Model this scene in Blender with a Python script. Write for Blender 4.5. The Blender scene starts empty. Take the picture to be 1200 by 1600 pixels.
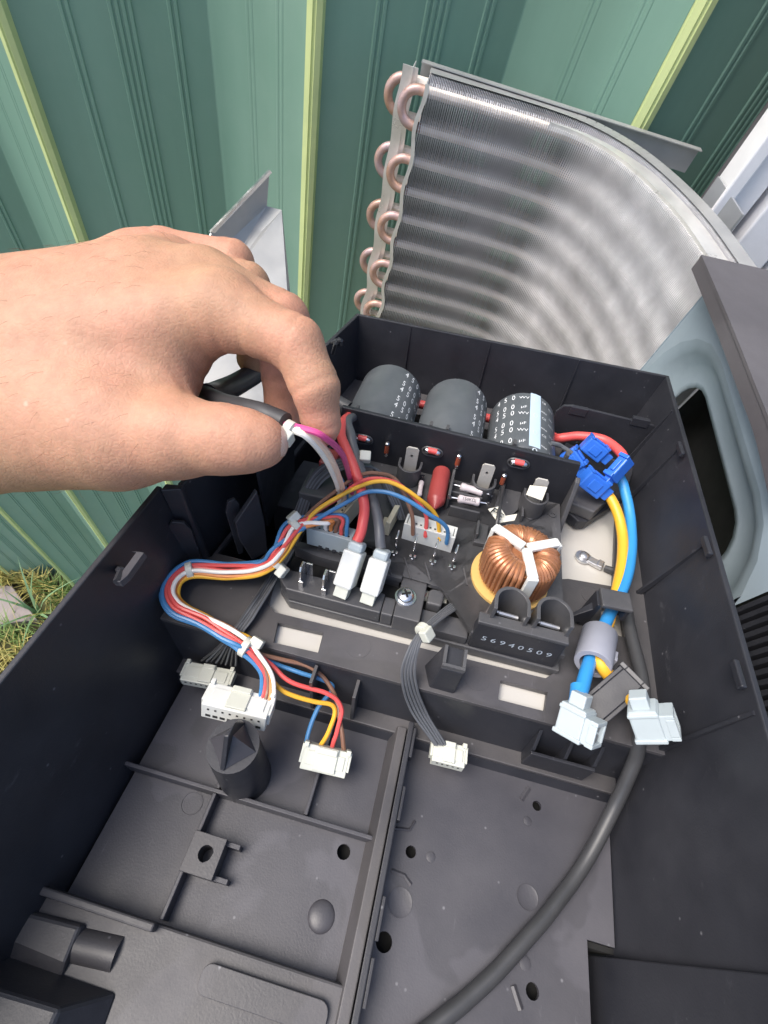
import bpy, bmesh, math, random
import numpy as np
from mathutils import Matrix, Vector
from mathutils.geometry import tessellate_polygon
from mathutils import noise as mnoise
random.seed(7)
SC = bpy.context.scene
COL = SC.collection

# ------------------------------------------------------------------ camera, sky, sun, exposure
FPX = 740.0                       # focal length for a 1200 x 1600 picture
HC = 0.185                        # camera height above the ledge of the control box
CAMZ = 2.2                        # camera height above the ground
def _n(v):
    v = np.array(v, float); return v / np.linalg.norm(v)
def _ray(px, py): return np.array([px - 600.0, py - 800.0, FPX])
_X = -_n(_ray(-7418, -1110)); _Y = _n(_ray(850, 34)); _Y = _n(_Y - (_Y @ _X) * _X); _Z = np.cross(_X, _Y)
TM = np.stack([_X, _Y, _Z])       # camera axes (right, down, forward) -> control box axes
_N = _n(_ray(440, 1248)); _h = np.array([5397, 1430, 301.0]); _h = _n(_h - (_h @ _N) * _N)
_nf = _n(np.cross(_N, _h)); _nf = _nf if _nf[2] > 0 else -_nf
WM = np.stack([_h, _nf, -_N])     # camera axes -> world axes
def _mat4(R, t):
    M = Matrix.Identity(4)
    for i in range(3):
        for j in range(3): M[i][j] = float(R[i][j])
        M[i][3] = float(t[i])
    return M
cam_d = bpy.data.cameras.new('camera'); cam = bpy.data.objects.new('camera', cam_d); COL.objects.link(cam)
cam.matrix_world = _mat4(WM @ np.diag([1.0, -1.0, -1.0]), (0, 0, CAMZ))
cam_d.sensor_fit = 'VERTICAL'; cam_d.sensor_height = 36.0; cam_d.lens = 36.0 * FPX / 1600.0
cam_d.clip_start = 0.01; cam_d.clip_end = 500.0
SC.camera = cam

SUN_EL, SUN_AZ = math.radians(57), math.radians(-102)   # azimuth from +Y (clockwise): the light comes from the left
sun_dir = Vector((math.sin(SUN_AZ) * math.cos(SUN_EL), math.cos(SUN_AZ) * math.cos(SUN_EL), math.sin(SUN_EL)))
world = bpy.data.worlds.new('World'); SC.world = world; world.use_nodes = True
nt = world.node_tree; nt.nodes.clear()
sky = nt.nodes.new('ShaderNodeTexSky'); sky.sky_type = 'NISHITA'; sky.sun_disc = False
sky.sun_elevation = SUN_EL; sky.sun_rotation = SUN_AZ; sky.dust_density = 3.5; sky.air_density = 1.0; sky.ozone_density = 1.0
bg = nt.nodes.new('ShaderNodeBackground'); bg.inputs['Strength'].default_value = 0.105
wo = nt.nodes.new('ShaderNodeOutputWorld')
nt.links.new(sky.outputs[0], bg.inputs[0]); nt.links.new(bg.outputs[0], wo.inputs[0])
sl = bpy.data.lights.new('sun', 'SUN'); sl.energy = 1.5; sl.angle = math.radians(38); sl.color = (1.0, 0.96, 0.90)
so = bpy.data.objects.new('sun', sl); COL.objects.link(so)
so.rotation_euler = (-sun_dir).to_track_quat('-Z', 'Y').to_euler(); so.location = (-3, -2, 5)
SC.view_settings.view_transform = 'Standard'; SC.view_settings.look = 'None'
SC.view_settings.exposure = 1.32; SC.view_settings.gamma = 1.0; SC.view_settings.use_curve_mapping = False

# ------------------------------------------------------------------ frames and measuring helpers (millimetres)
T = _mat4(WM @ TM.T, WM @ TM.T @ np.array([0, 0, -HC]) + np.array([0, 0, CAMZ]))   # control box frame -> world
C = Matrix.Translation((0, 0, CAMZ))                                               # world axes, origin at eye height
HMM = HC * 1000
def A(px, py, z):                 # sight line met with a level plane of the box
    q = TM @ _ray(px, py); p = q * ((z - HMM) / q[2]); return (p[0], p[1], z)
def AY(px, py, y):
    q = TM @ _ray(px, py); p = q * (y / q[1]); return (p[0], y, p[2] + HMM)
def AX(px, py, x):
    q = TM @ _ray(px, py); p = q * (x / q[0]); return (x, p[1], p[2] + HMM)
def AD(px, py, d):                # sight line at a depth, box frame
    p = TM @ (_ray(px, py) * (d / FPX)); return (p[0], p[1], p[2] + HMM)
def WY(px, py, y):
    q = WM @ _ray(px, py); return tuple(q * (y / q[1]))
def WX(px, py, x):
    q = WM @ _ray(px, py); return tuple(q * (x / q[0]))
def WZ(px, py, z):
    q = WM @ _ray(px, py); return tuple(q * (z / q[2]))
def WD(px, py, d):
    return tuple(WM @ (_ray(px, py) * (d / FPX)))

# ------------------------------------------------------------------ mesh builder
class MB:
    def __init__(s): s.v = []; s.f = []
    def quad(s, a, b, c, d):
        i = len(s.v); s.v += [tuple(a), tuple(b), tuple(c), tuple(d)]; s.f.append((i, i+1, i+2, i+3)); return s
    def add(s, vs, fs):
        i = len(s.v); s.v += [tuple(p) for p in vs]; s.f += [tuple(k + i for k in f) for f in fs]; return s
    def box(s, c, size, u=(1,0,0), v=(0,1,0), w=None):
        c = Vector(c); u = Vector(u).normalized(); v = Vector(v).normalized()
        w = u.cross(v).normalized() if w is None else Vector(w).normalized()
        a, b, d = size[0]/2, size[1]/2, size[2]/2; p = []
        for k in (-1, 1):
            for (i, j) in ((-1,-1),(1,-1),(1,1),(-1,1)): p.append(c + u*a*i + v*b*j + w*d*k)
        return s.add(p, [(3,2,1,0),(4,5,6,7),(0,1,5,4),(1,2,6,5),(2,3,7,6),(3,0,4,7)])
    def bx(s, x0, x1, y0, y1, z0, z1): return s.box(((x0+x1)/2,(y0+y1)/2,(z0+z1)/2),(abs(x1-x0),abs(y1-y0),abs(z1-z0)))
    def hexa(s, bot, top):        # four points below, four above (counter-clockwise from above)
        return s.add(list(bot)+list(top), [(3,2,1,0),(4,5,6,7),(0,1,5,4),(1,2,6,5),(2,3,7,6),(3,0,4,7)])
    def sheet(s, outer, z0, z1, holes=()):   # slab with holes; outlines in x, y
        loops = [list(outer)] + [list(h) for h in holes]
        flat = [p for l in loops for p in l]
        tris = tessellate_polygon([[Vector((p[0], p[1], 0)) for p in l] for l in loops])
        n = len(flat); vs = [(p[0], p[1], z1) for p in flat] + [(p[0], p[1], z0) for p in flat]; fs = []
        for t in tris:
            a, b, c_ = (Vector(flat[k][:2]) for k in t)
            if (b-a).x*(c_-a).y - (b-a).y*(c_-a).x < 0: t = (t[0], t[2], t[1])
            fs.append(tuple(t)); fs.append((t[2]+n, t[1]+n, t[0]+n))
        o = 0
        for l in loops:
            m = len(l)
            for k in range(m):
                i, j = o+k, o+(k+1) % m; fs.append((i+n, j+n, j, i))
            o += m
        return s.add(vs, fs)
    def tube(s, path, r, n=8, caps=True, up=None):
        P = [Vector(p) for p in path]; m = len(P)
        R = r if hasattr(r, '__len__') else [r]*m
        t0 = (P[1]-P[0]).normalized(); a = Vector((0,0,1)) if abs(t0.z) < .9 else Vector((1,0,0))
        nrm = (a - t0*a.dot(t0)).normalized(); vs = []; fs = []
        for i in range(m):
            t = ((P[min(i+1,m-1)] - P[max(i-1,0)])).normalized()
            nrm = (nrm - t*nrm.dot(t)).normalized(); b = t.cross(nrm)
            for k in range(n):
                q = 2*math.pi*k/n; vs.append(P[i] + (nrm*math.cos(q) + b*math.sin(q))*R[i])
        for i in range(m-1):
            for k in range(n):
                k2 = (k+1) % n; fs.append((i*n+k, i*n+k2, (i+1)*n+k2, (i+1)*n+k))
        if caps: fs.append(tuple(range(n-1,-1,-1))); fs.append(tuple((m-1)*n+k for k in range(n)))
        return s.add(vs, fs)
    def ribbon(s, path, w, th, wdir):        # flat strip with thickness following a path
        P = [Vector(p) for p in path]; wd = Vector(wdir).normalized(); vs = []; fs = []; m = len(P)
        for i in range(m):
            t = (P[min(i+1,m-1)] - P[max(i-1,0)]).normalized(); nn = t.cross(wd).normalized()
            for (a, b) in ((-1,-1),(1,-1),(1,1),(-1,1)): vs.append(P[i] + wd*(w/2*a) + nn*(th/2*b))
        for i in range(m-1):
            for k in range(4):
                k2 = (k+1) % 4; fs.append((i*4+k, i*4+k2, (i+1)*4+k2, (i+1)*4+k))
        fs.append((3,2,1,0)); fs.append(tuple((m-1)*4+k for k in range(4)))
        return s.add(vs, fs)
    def lathe(s, c, prof, n=24, axis=(0,0,1), u=None):   # prof: (radius, height) pairs
        c = Vector(c); ax = Vector(axis).normalized()
        u = Vector(u).normalized() if u is not None else (Vector((1,0,0)) if abs(ax.x) < .9 else Vector((0,1,0)))
        u = (u - ax*u.dot(ax)).normalized(); w = ax.cross(u); vs = []; fs = []; m = len(prof)
        for (r, h) in prof:
            for k in range(n):
                q = 2*math.pi*k/n; vs.append(c + ax*h + (u*math.cos(q) + w*math.sin(q))*r)
        for i in range(m-1):
            for k in range(n):
                k2 = (k+1) % n; fs.append((i*n+k, i*n+k2, (i+1)*n+k2, (i+1)*n+k))
        fs.append(tuple(range(n-1,-1,-1))); fs.append(tuple((m-1)*n+k for k in range(n)))
        return s.add(vs, fs)

BASE = {}
def link(o): COL.objects.link(o); return o
def mesh_of(mb, base=(0,0,0), scale=0.001):
    me = bpy.data.meshes.new('m'); b = np.array(base, float)
    me.from_pydata([tuple((np.array(p, float)-b)*scale) for p in mb.v], [], mb.f); me.validate(); me.update(); return me
def obj(name, mb, mt, parent=None, smooth=False, bevel=0, frame=None, base=None, seg=2):
    b = BASE[parent.name] if parent is not None else (base if base is not None else (0,0,0))
    me = mesh_of(mb, b); o = bpy.data.objects.new(name, me); link(o); me.materials.append(M[mt])
    if smooth:
        me.polygons.foreach_set('use_smooth', [True]*len(me.polygons))
        if smooth != 'all': me.set_sharp_from_angle(angle=math.radians(42))
    if parent is not None: o.parent = parent; BASE[o.name] = b
    else: o.matrix_world = (T if frame is None else frame) @ Matrix.Translation(Vector(b)*0.001); BASE[o.name] = b
    if bevel:
        m = o.modifiers.new('bevel', 'BEVEL'); m.width = bevel*0.001; m.segments = seg; m.limit_method = 'ANGLE'; m.angle_limit = math.radians(40)
        m.use_clamp_overlap = True
    return o
def tag(o, label, cat=None, group=None, kind=None):
    if label: o['label'] = label
    if cat: o['category'] = cat
    if group: o['group'] = group
    if kind: o['kind'] = kind
    return o
def thing(name, label, cat, base=(0,0,0), frame=None, group=None):
    o = bpy.data.objects.new(name, None); link(o); o.empty_display_size = 0.01
    o.matrix_world = (T if frame is None else frame) @ Matrix.Translation(Vector(base)*0.001); BASE[o.name] = tuple(base)
    return tag(o, label, cat, group)
def crom(P, n=8):                 # Catmull-Rom through points
    P = [np.array(p, float) for p in P]; Q = [2*P[0]-P[1]] + P + [2*P[-1]-P[-2]]; out = []
    for i in range(1, len(Q)-2):
        a, b, c_, d = Q[i-1], Q[i], Q[i+1], Q[i+2]
        for k in range(n):
            t = k/n; out.append(0.5*((2*b)+(-a+c_)*t+(2*a-5*b+4*c_-d)*t*t+(-a+3*b-3*c_+d)*t**3))
    out.append(P[-1]); return [tuple(p) for p in out]
def circ(cx, cy, r, n=16, a0=0, a1=2*math.pi):
    full = abs(a1-a0-2*math.pi) < 1e-6
    return [(cx+r*math.cos(a0+(a1-a0)*k/(n if full else n-1)), cy+r*math.sin(a0+(a1-a0)*k/(n if full else n-1))) for k in range(n)]
def rrect(x0, x1, y0, y1, r, n=4):
    out = []
    for (cx, cy, a) in ((x1-r,y0+r,-math.pi/2),(x1-r,y1-r,0),(x0+r,y1-r,math.pi/2),(x0+r,y0+r,math.pi)):
        out += circ(cx, cy, r, n+1, a, a+math.pi/2)
    return out
_txt = {}
def text_mesh(txt, size):         # flat lettering as vertices and faces, millimetres, centred
    key = (txt, size)
    if key in _txt: return _txt[key]
    cu = bpy.data.curves.new('t', 'FONT'); cu.body = txt; cu.size = size; cu.align_x = 'CENTER'; cu.align_y = 'CENTER'; cu.resolution_u = 2
    o = bpy.data.objects.new('t', cu); link(o); dg = bpy.context.evaluated_depsgraph_get()
    me = bpy.data.meshes.new_from_object(o.evaluated_get(dg))
    r = ([tuple(v.co) for v in me.vertices], [tuple(p.vertices) for p in me.polygons])
    bpy.data.objects.remove(o); bpy.data.meshes.remove(me); bpy.data.curves.remove(cu); _txt[key] = r; return r

# ------------------------------------------------------------------ materials
M = {}
def mat(name, col, rough=.5, metal=0, var=.12, vscale=60, bump=.0, bscale=400, spec=.5, dust=None, dusts=.0, dscale=25, coat=0, sss=0, stretch=(1,1,1), rvar=.1, fleck=0, stain=0):
    m = bpy.data.materials.new(name); m.use_nodes = True; n = m.node_tree; p = n.nodes['Principled BSDF']; L = n.links.new
    tc = n.nodes.new('ShaderNodeTexCoord'); mp = n.nodes.new('ShaderNodeMapping'); mp.inputs['Scale'].default_value = stretch
    L(tc.outputs['Object'], mp.inputs[0])
    nz = n.nodes.new('ShaderNodeTexNoise'); nz.inputs['Scale'].default_value = vscale; nz.inputs['Detail'].default_value = 6; nz.inputs['Roughness'].default_value = .6
    L(mp.outputs[0], nz.inputs['Vector'])
    r = n.nodes.new('ShaderNodeMapRange'); r.inputs['From Min'].default_value = .25; r.inputs['From Max'].default_value = .75
    r.inputs['To Min'].default_value = 1-var; r.inputs['To Max'].default_value = 1+var; L(nz.outputs[0], r.inputs[0])
    mul = n.nodes.new('ShaderNodeMix'); mul.data_type = 'RGBA'; mul.blend_type = 'MULTIPLY'; mul.inputs[0].default_value = 1
    mul.inputs[6].default_value = (*col, 1); L(r.outputs[0], mul.inputs[7]); out = mul.outputs[2]
    if dust:
        dz = n.nodes.new('ShaderNodeTexNoise'); dz.inputs['Scale'].default_value = dscale; dz.inputs['Detail'].default_value = 8; dz.inputs['Roughness'].default_value = .7
        L(tc.outputs['Object'], dz.inputs['Vector'])
        dr = n.nodes.new('ShaderNodeMapRange'); dr.inputs['From Min'].default_value = .42; dr.inputs['From Max'].default_value = .72; dr.inputs['To Max'].default_value = dusts
        L(dz.outputs[0], dr.inputs[0])
        dm = n.nodes.new('ShaderNodeMix'); dm.data_type = 'RGBA'; L(dr.outputs[0], dm.inputs[0]); L(out, dm.inputs[6]); dm.inputs[7].default_value = (*dust, 1); out = dm.outputs[2]
    if stain:                     # dried water marks with a sharp tide line
        tz = n.nodes.new('ShaderNodeTexNoise'); tz.inputs['Scale'].default_value = 14; tz.inputs['Detail'].default_value = 4; tz.inputs['Distortion'].default_value = .6; L(tc.outputs['Object'], tz.inputs['Vector'])
        tr_ = n.nodes.new('ShaderNodeMapRange'); tr_.inputs['From Min'].default_value = .53; tr_.inputs['From Max'].default_value = .55; tr_.inputs['To Max'].default_value = stain; L(tz.outputs[0], tr_.inputs[0])
        tm = n.nodes.new('ShaderNodeMix'); tm.data_type = 'RGBA'; L(tr_.outputs[0], tm.inputs[0]); L(out, tm.inputs[6]); tm.inputs[7].default_value = (.17, .165, .19, 1); out = tm.outputs[2]
    if fleck:                     # specks of dust and pale scuffs with a direction of their own
        vo = n.nodes.new('ShaderNodeTexVoronoi'); vo.inputs['Scale'].default_value = 110; L(tc.outputs['Object'], vo.inputs['Vector'])
        vm = n.nodes.new('ShaderNodeMapRange'); vm.inputs['From Min'].default_value = .02; vm.inputs['From Max'].default_value = .07; vm.inputs['To Min'].default_value = fleck; vm.inputs['To Max'].default_value = 0; L(vo.outputs['Distance'], vm.inputs[0])
        sp = n.nodes.new('ShaderNodeMapping'); sp.inputs['Scale'].default_value = (6, 1, 3); sp.inputs['Rotation'].default_value = (.4, .3, .9); L(tc.outputs['Object'], sp.inputs[0])
        sn = n.nodes.new('ShaderNodeTexNoise'); sn.inputs['Scale'].default_value = 45; sn.inputs['Detail'].default_value = 9; sn.inputs['Roughness'].default_value = .75; L(sp.outputs[0], sn.inputs['Vector'])
        sr = n.nodes.new('ShaderNodeMapRange'); sr.inputs['From Min'].default_value = .62; sr.inputs['From Max'].default_value = .78; sr.inputs['To Max'].default_value = fleck*.55; L(sn.outputs[0], sr.inputs[0])
        mxm = n.nodes.new('ShaderNodeMath'); mxm.operation = 'MAXIMUM'; L(vm.outputs[0], mxm.inputs[0]); L(sr.outputs[0], mxm.inputs[1])
        fm = n.nodes.new('ShaderNodeMix'); fm.data_type = 'RGBA'; L(mxm.outputs[0], fm.inputs[0]); L(out, fm.inputs[6]); fm.inputs[7].default_value = (.32, .32, .34, 1); out = fm.outputs[2]
    L(out, p.inputs['Base Color'])
    rr = n.nodes.new('ShaderNodeMapRange'); rr.inputs['From Min'].default_value = .3; rr.inputs['From Max'].default_value = .7
    rr.inputs['To Min'].default_value = max(.02, rough-rvar); rr.inputs['To Max'].default_value = min(1, rough+rvar); L(nz.outputs[0], rr.inputs[0]); L(rr.outputs[0], p.inputs['Roughness'])
    p.inputs['Metallic'].default_value = metal; p.inputs['Specular IOR Level'].default_value = spec
    if coat: p.inputs['Coat Weight'].default_value = coat
    if sss:
        p.inputs['Subsurface Weight'].default_value = sss; p.inputs['Subsurface Radius'].default_value = (1.0, .35, .18); p.inputs['Subsurface Scale'].default_value = .004
    if bump:
        bz = n.nodes.new('ShaderNodeTexNoise'); bz.inputs['Scale'].default_value = bscale; bz.inputs['Detail'].default_value = 4; L(mp.outputs[0], bz.inputs['Vector'])
        bp = n.nodes.new('ShaderNodeBump'); bp.inputs['Strength'].default_value = bump; bp.inputs['Distance'].default_value = .0005; L(bz.outputs[0], bp.inputs['Height']); L(bp.outputs[0], p.inputs['Normal'])
    M[name] = m; return m
DUST = (.17, .165, .175)
mat('black_plastic', (.0215, .0225, .0285), .46, var=.18, vscale=40, bump=.12, bscale=1500, dust=DUST, dusts=.06, dscale=22, fleck=.35)
mat('lit_floor_plastic', (.046, .045, .053), .47, var=.12, vscale=30, bump=.12, bscale=1400, dust=DUST, dusts=.16, dscale=16, fleck=.4, stain=.14)  # lighter copy of the black plastic: skylight on level surfaces put into the colour
mat('lit_ledge_plastic', (.054, .052, .056), .48, var=.12, vscale=30, bump=.12, bscale=1400, dust=(.2,.18,.165), dusts=.18, dscale=18, fleck=.4, stain=.10)  # same plastic again, lightened for the sky light falling on the ledge
mat('board_plastic', (.062, .062, .067), .42, var=.15, vscale=50, bump=.1, bscale=1500, dust=(.2,.19,.18), dusts=.2, dscale=40, fleck=.4)
mat('dark_hole', (.006, .006, .006), .8, var=0)  # near-black that paints in the shade inside holes and recesses
mat('heat_sink', (.56, .54, .50), .45, metal=.2, var=.08, vscale=60, bump=.08, bscale=900, dust=(.3,.28,.25), dusts=.3, dscale=30)
mat('steel', (.55, .55, .56), .35, metal=.9, var=.1, vscale=60, bump=.05)
mat('galvanised', (.40, .405, .40), .42, metal=.35, var=.12, vscale=35, bump=.05, bscale=300, dust=(.45,.43,.40), dusts=.35, dscale=20)
mat('bright_metal', (.75, .75, .76), .22, metal=1, var=.05)
mat('white_nylon', (.64, .65, .62), .42, var=.05, vscale=80, sss=.0, bump=.04)
mat('cream_nylon', (.55, .56, .49), .42, var=.05, vscale=80, bump=.04)
mat('beige_nylon', (.52, .48, .36), .5, var=.08)
mat('tie_nylon', (.60, .60, .53), .4, var=.06)
mat('cool_white', (.40, .455, .475), .42, var=.05, vscale=80, bump=.04)
mat('copper_wire', (.42, .18, .085), .34, metal=.45, var=.12, vscale=250, coat=.4)
mat('copper_tube', (.50, .31, .23), .42, metal=.35, var=.22, vscale=90, dust=(.42,.36,.44), dusts=.8, dscale=45)
mat('aluminium_fin', (.88, .87, .88), .42, metal=.12, var=.14, vscale=60, dust=(.46,.43,.42), dusts=.35, dscale=12)
mat('tube_band', (.80, .72, .64), .5, metal=.1, var=.1)
mat('end_plate', (.74, .73, .70), .35, metal=.5, var=.1, vscale=60)
mat('cap_sleeve', (.082, .092, .102), .42, var=.1, vscale=80, bump=.05, dust=(.2,.2,.2), dusts=.12, dscale=60)
mat('cap_stripe', (.46, .58, .70), .4, var=.04)
mat('print_white', (.72, .74, .76), .5, var=.05)
mat('print_grey', (.52, .58, .64), .5, var=.05)
mat('print_black', (.02, .02, .02), .5, var=0)
mat('red_insulation', (.70, .095, .09), .42, var=.06)
mat('pink_insulation', (.60, .07, .24), .42, var=.06)
mat('blue_insulation', (.055, .20, .42), .42, var=.06)
mat('bright_blue', (.035, .26, .60), .4, var=.05)
mat('yellow_insulation', (.78, .42, .035), .42, var=.05)
mat('orange_insulation', (.66, .23, .06), .42, var=.05)
mat('brown_insulation', (.22, .115, .075), .45, var=.08)
mat('white_insulation', (.88, .84, .78), .42, var=.05)
mat('peach_insulation', (.85, .62, .48), .42, var=.05)
mat('grey_insulation', (.10, .105, .115), .45, var=.08)
mat('black_insulation', (.040, .041, .044), .42, var=.1, dust=DUST, dusts=.1)
mat('blue_terminal', (.03, .15, .62), .38, var=.06, vscale=120, bump=.05)
mat('ferrite_grey', (.27, .28, .33), .5, var=.06, vscale=100)
mat('red_capacitor', (.34, .055, .05), .4, var=.08)
mat('resistor_body', (.58, .52, .53), .5, var=.06)
mat('diode_glass', (.30, .07, .035), .15, var=.1, coat=.6)
mat('yellow_card', (.62, .40, .13), .55, var=.08)
mat('paper', (.72, .70, .60), .6, var=.05)
mat('fence_green', (.185, .325, .252), .40, var=.10, vscale=14, stretch=(1,1,.08), bump=.05, bscale=150, dust=(.30,.42,.36), dusts=.35, dscale=3)
mat('sunlit_rib', (.64, .72, .33), .42, var=.08, vscale=6, dust=(.28,.40,.22), dusts=.4, dscale=8)  # sunlight on the crests painted in as a brighter yellow-green
mat('panel_blue', (.255, .315, .36), .42, var=.05, vscale=20, dust=(.38,.45,.50), dusts=.3, dscale=30, bump=.04, bscale=300)
mat('lid_grey', (.080, .074, .080), .42, var=.1, vscale=20, bump=.12, bscale=1200, dust=DUST, dusts=.3, dscale=14)
mat('white_paint', (.78, .78, .80), .4, var=.05)
mat('concrete', (.33, .28, .27), .85, var=.15, vscale=12, bump=.4, bscale=120)
mat('soil', (.10, .085, .05), .95, var=.35, vscale=9, bump=.6, bscale=60, dust=(.16,.17,.06), dusts=.7, dscale=6)
mat('grass_green', (.17, .25, .07), .55, var=.3, vscale=6)
mat('dry_grass', (.42, .36, .11), .6, var=.35, vscale=8)
mat('leaf_green', (.16, .27, .13), .45, var=.2, vscale=10)

# skin: mottled, with fine lines
def skin_mat(name, base, red):
    m = bpy.data.materials.new(name); m.use_nodes = True; n = m.node_tree; p = n.nodes['Principled BSDF']; L = n.links.new
    tc = n.nodes.new('ShaderNodeTexCoord')
    def nz(s, d=6, r=.6):
        x = n.nodes.new('ShaderNodeTexNoise'); x.inputs['Scale'].default_value = s; x.inputs['Detail'].default_value = d; x.inputs['Roughness'].default_value = r
        L(tc.outputs['Object'], x.inputs['Vector']); return x
    a = nz(28, 5); b = nz(160, 5, .7); cr = n.nodes.new('ShaderNodeMapRange'); cr.inputs['From Min'].default_value = .35; cr.inputs['From Max'].default_value = .68; L(a.outputs[0], cr.inputs[0])
    mx = n.nodes.new('ShaderNodeMix'); mx.data_type = 'RGBA'; mx.inputs[6].default_value = (*base, 1); mx.inputs[7].default_value = (*red, 1)
    at_ = n.nodes.new('ShaderNodeAttribute'); at_.attribute_name = 'flush'
    mxx = n.nodes.new('ShaderNodeMath'); mxx.operation = 'MULTIPLY_ADD'; mxx.use_clamp = True; L(cr.outputs[0], mxx.inputs[0]); mxx.inputs[1].default_value = .55; L(at_.outputs['Fac'], mxx.inputs[2]); L(mxx.outputs[0], mx.inputs[0])
    r2 = n.nodes.new('ShaderNodeMapRange'); r2.inputs['From Min'].default_value = .3; r2.inputs['From Max'].default_value = .7; r2.inputs['To Min'].default_value = .86; r2.inputs['To Max'].default_value = 1.12; L(b.outputs[0], r2.inputs[0])
    ml = n.nodes.new('ShaderNodeMix'); ml.data_type = 'RGBA'; ml.blend_type = 'MULTIPLY'; ml.inputs[0].default_value = 1; L(mx.outputs[2], ml.inputs[6]); L(r2.outputs[0], ml.inputs[7])
    fv = n.nodes.new('ShaderNodeTexVoronoi'); fv.inputs['Scale'].default_value = 70; L(tc.outputs['Object'], fv.inputs['Vector'])
    fr_ = n.nodes.new('ShaderNodeMapRange'); fr_.inputs['From Min'].default_value = .02; fr_.inputs['From Max'].default_value = .075; fr_.inputs['To Min'].default_value = .6; fr_.inputs['To Max'].default_value = 0; L(fv.outputs['Distance'], fr_.inputs[0])
    fm = n.nodes.new('ShaderNodeMix'); fm.data_type = 'RGBA'; L(fr_.outputs[0], fm.inputs[0]); L(ml.outputs[2], fm.inputs[6]); fm.inputs[7].default_value = (.62, .46, .36, 1)
    L(fm.outputs[2], p.inputs['Base Color']); p.inputs['Roughness'].default_value = .58; p.inputs['Specular IOR Level'].default_value = .35
    p.inputs['Subsurface Weight'].default_value = .25; p.inputs['Subsurface Radius'].default_value = (1, .35, .2); p.inputs['Subsurface Scale'].default_value = .004
    vo = n.nodes.new('ShaderNodeTexVoronoi'); vo.inputs['Scale'].default_value = 620; vo.feature = 'DISTANCE_TO_EDGE'; L(tc.outputs['Object'], vo.inputs['Vector'])
    vr = n.nodes.new('ShaderNodeMapRange'); vr.inputs['From Max'].default_value = .25; L(vo.outputs[0], vr.inputs[0])
    ad = n.nodes.new('ShaderNodeMath'); ad.operation = 'MULTIPLY_ADD'; L(b.outputs[0], ad.inputs[0]); ad.inputs[1].default_value = 2.6; L(vr.outputs[0], ad.inputs[2])
    bp = n.nodes.new('ShaderNodeBump'); bp.inputs['Strength'].default_value = .14; bp.inputs['Distance'].default_value = .0005; L(ad.outputs[0], bp.inputs['Height']); L(bp.outputs[0], p.inputs['Normal'])
    M[name] = m
skin_mat('skin', (.42, .250, .152), (.52, .250, .175))
mat('nail', (.62, .42, .34), .3, var=.05, sss=.1)
mat('hair_brown', (.20, .11, .06), .5, var=.1)

# ================================================================== SETTING: ground, grass, paver, fence
GZ = -CAMZ * 1000                                     # the ground in eye-height millimetres
g = MB(); S = 60000
n_ = 24
gv = [(-S + 2*S*i/n_, -S + 2*S*j/n_, GZ) for j in range(n_+1) for i in range(n_+1)]
g.add(gv, [(j*(n_+1)+i, j*(n_+1)+i+1, (j+1)*(n_+1)+i+1, (j+1)*(n_+1)+i) for j in range(n_) for i in range(n_)])
tag(obj('ground', g, 'soil', frame=C), None, kind='structure')

# --- fence: saw-tooth steel sheets; a wide face falls back to a valley, a narrow one returns to the crest
FY = 570.0; VYD = 648.0
crestB = WY(493, 0, FY)[0]; PITCH = 541.8 * FY / 1000
valley = WY(322, 0, VYD)[0] - (crestB - PITCH)        # valley measured from the crest on its left
fence = thing('fence', 'tall green saw-tooth steel fence with ribs coloured sunlit yellow-green behind the coil', 'fence', (0, FY, GZ), C)
FTOP = 500.0
def extrude_profile(mb, prof, z0, z1):
    m = len(prof)
    for i in range(m-1):
        a, b = prof[i], prof[i+1]; mb.quad((a[0],a[1],z0),(b[0],b[1],z0),(b[0],b[1],z1),(a[0],a[1],z1))
def groove_profile(p0, p1, groups, depth):
    """points from p0 to p1 with groups of narrow pressed lines standing proud"""
    p0 = np.array(p0); p1 = np.array(p1); d = p1-p0; Lg = np.linalg.norm(d); u = d/Lg; nrm = np.array([u[1], -u[0]])
    if nrm[1] > 0: nrm = -nrm                          # toward the viewer (smaller y)
    pts = [tuple(p0)]
    for (t, k) in groups:
        c0 = t*Lg
        for j in range(k):
            s = c0 + (j-(k-1)/2)*6.2
            for (ds, dn) in ((-2.3,0),(-1.3,depth),(1.3,depth),(2.3,0)):
                q = p0 + u*(s+ds) + nrm*dn; pts.append((q[0], q[1]))
    pts.append(tuple(p1)); return pts
RW = 15.0
for k in range(-7, 12):
    cx = crestB + k*PITCH
    # wide face: from this crest back to the valley, then the narrow face forward to the next crest
    a = (cx + RW*.5, FY + 7); v = (cx + valley, VYD); nx = (cx + PITCH - RW*.5 - 1, FY + 5)
    prof = groove_profile(a, v, [(.27, 2), (.55, 4), (.82, 2)], 1.5)
    prof += groove_profile((v[0]+1.5, v[1]), nx, [(.45, 2), (.75, 2)], .6)
    mb = MB(); extrude_profile(mb, prof, GZ, FTOP)
    bk = [(p[0], p[1]+1.2) for p in prof][::-1]; extrude_profile(mb, bk, GZ, FTOP)
    obj('fence_sheet', mb, 'fence_green', fence)
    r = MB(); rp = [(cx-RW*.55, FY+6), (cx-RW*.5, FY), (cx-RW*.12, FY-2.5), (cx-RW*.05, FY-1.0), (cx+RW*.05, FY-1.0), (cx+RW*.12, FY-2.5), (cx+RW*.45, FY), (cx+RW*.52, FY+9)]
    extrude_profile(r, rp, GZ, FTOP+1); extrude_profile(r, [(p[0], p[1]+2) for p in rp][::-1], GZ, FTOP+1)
    obj('sunlit_rib', r, 'sunlit_rib', fence)
mb = MB(); mb.bx(crestB-7*PITCH, crestB+12*PITCH, FY-14, VYD+20, FTOP+4, FTOP+34); obj('top_rail', mb, 'fence_green', fence, bevel=2)

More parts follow.
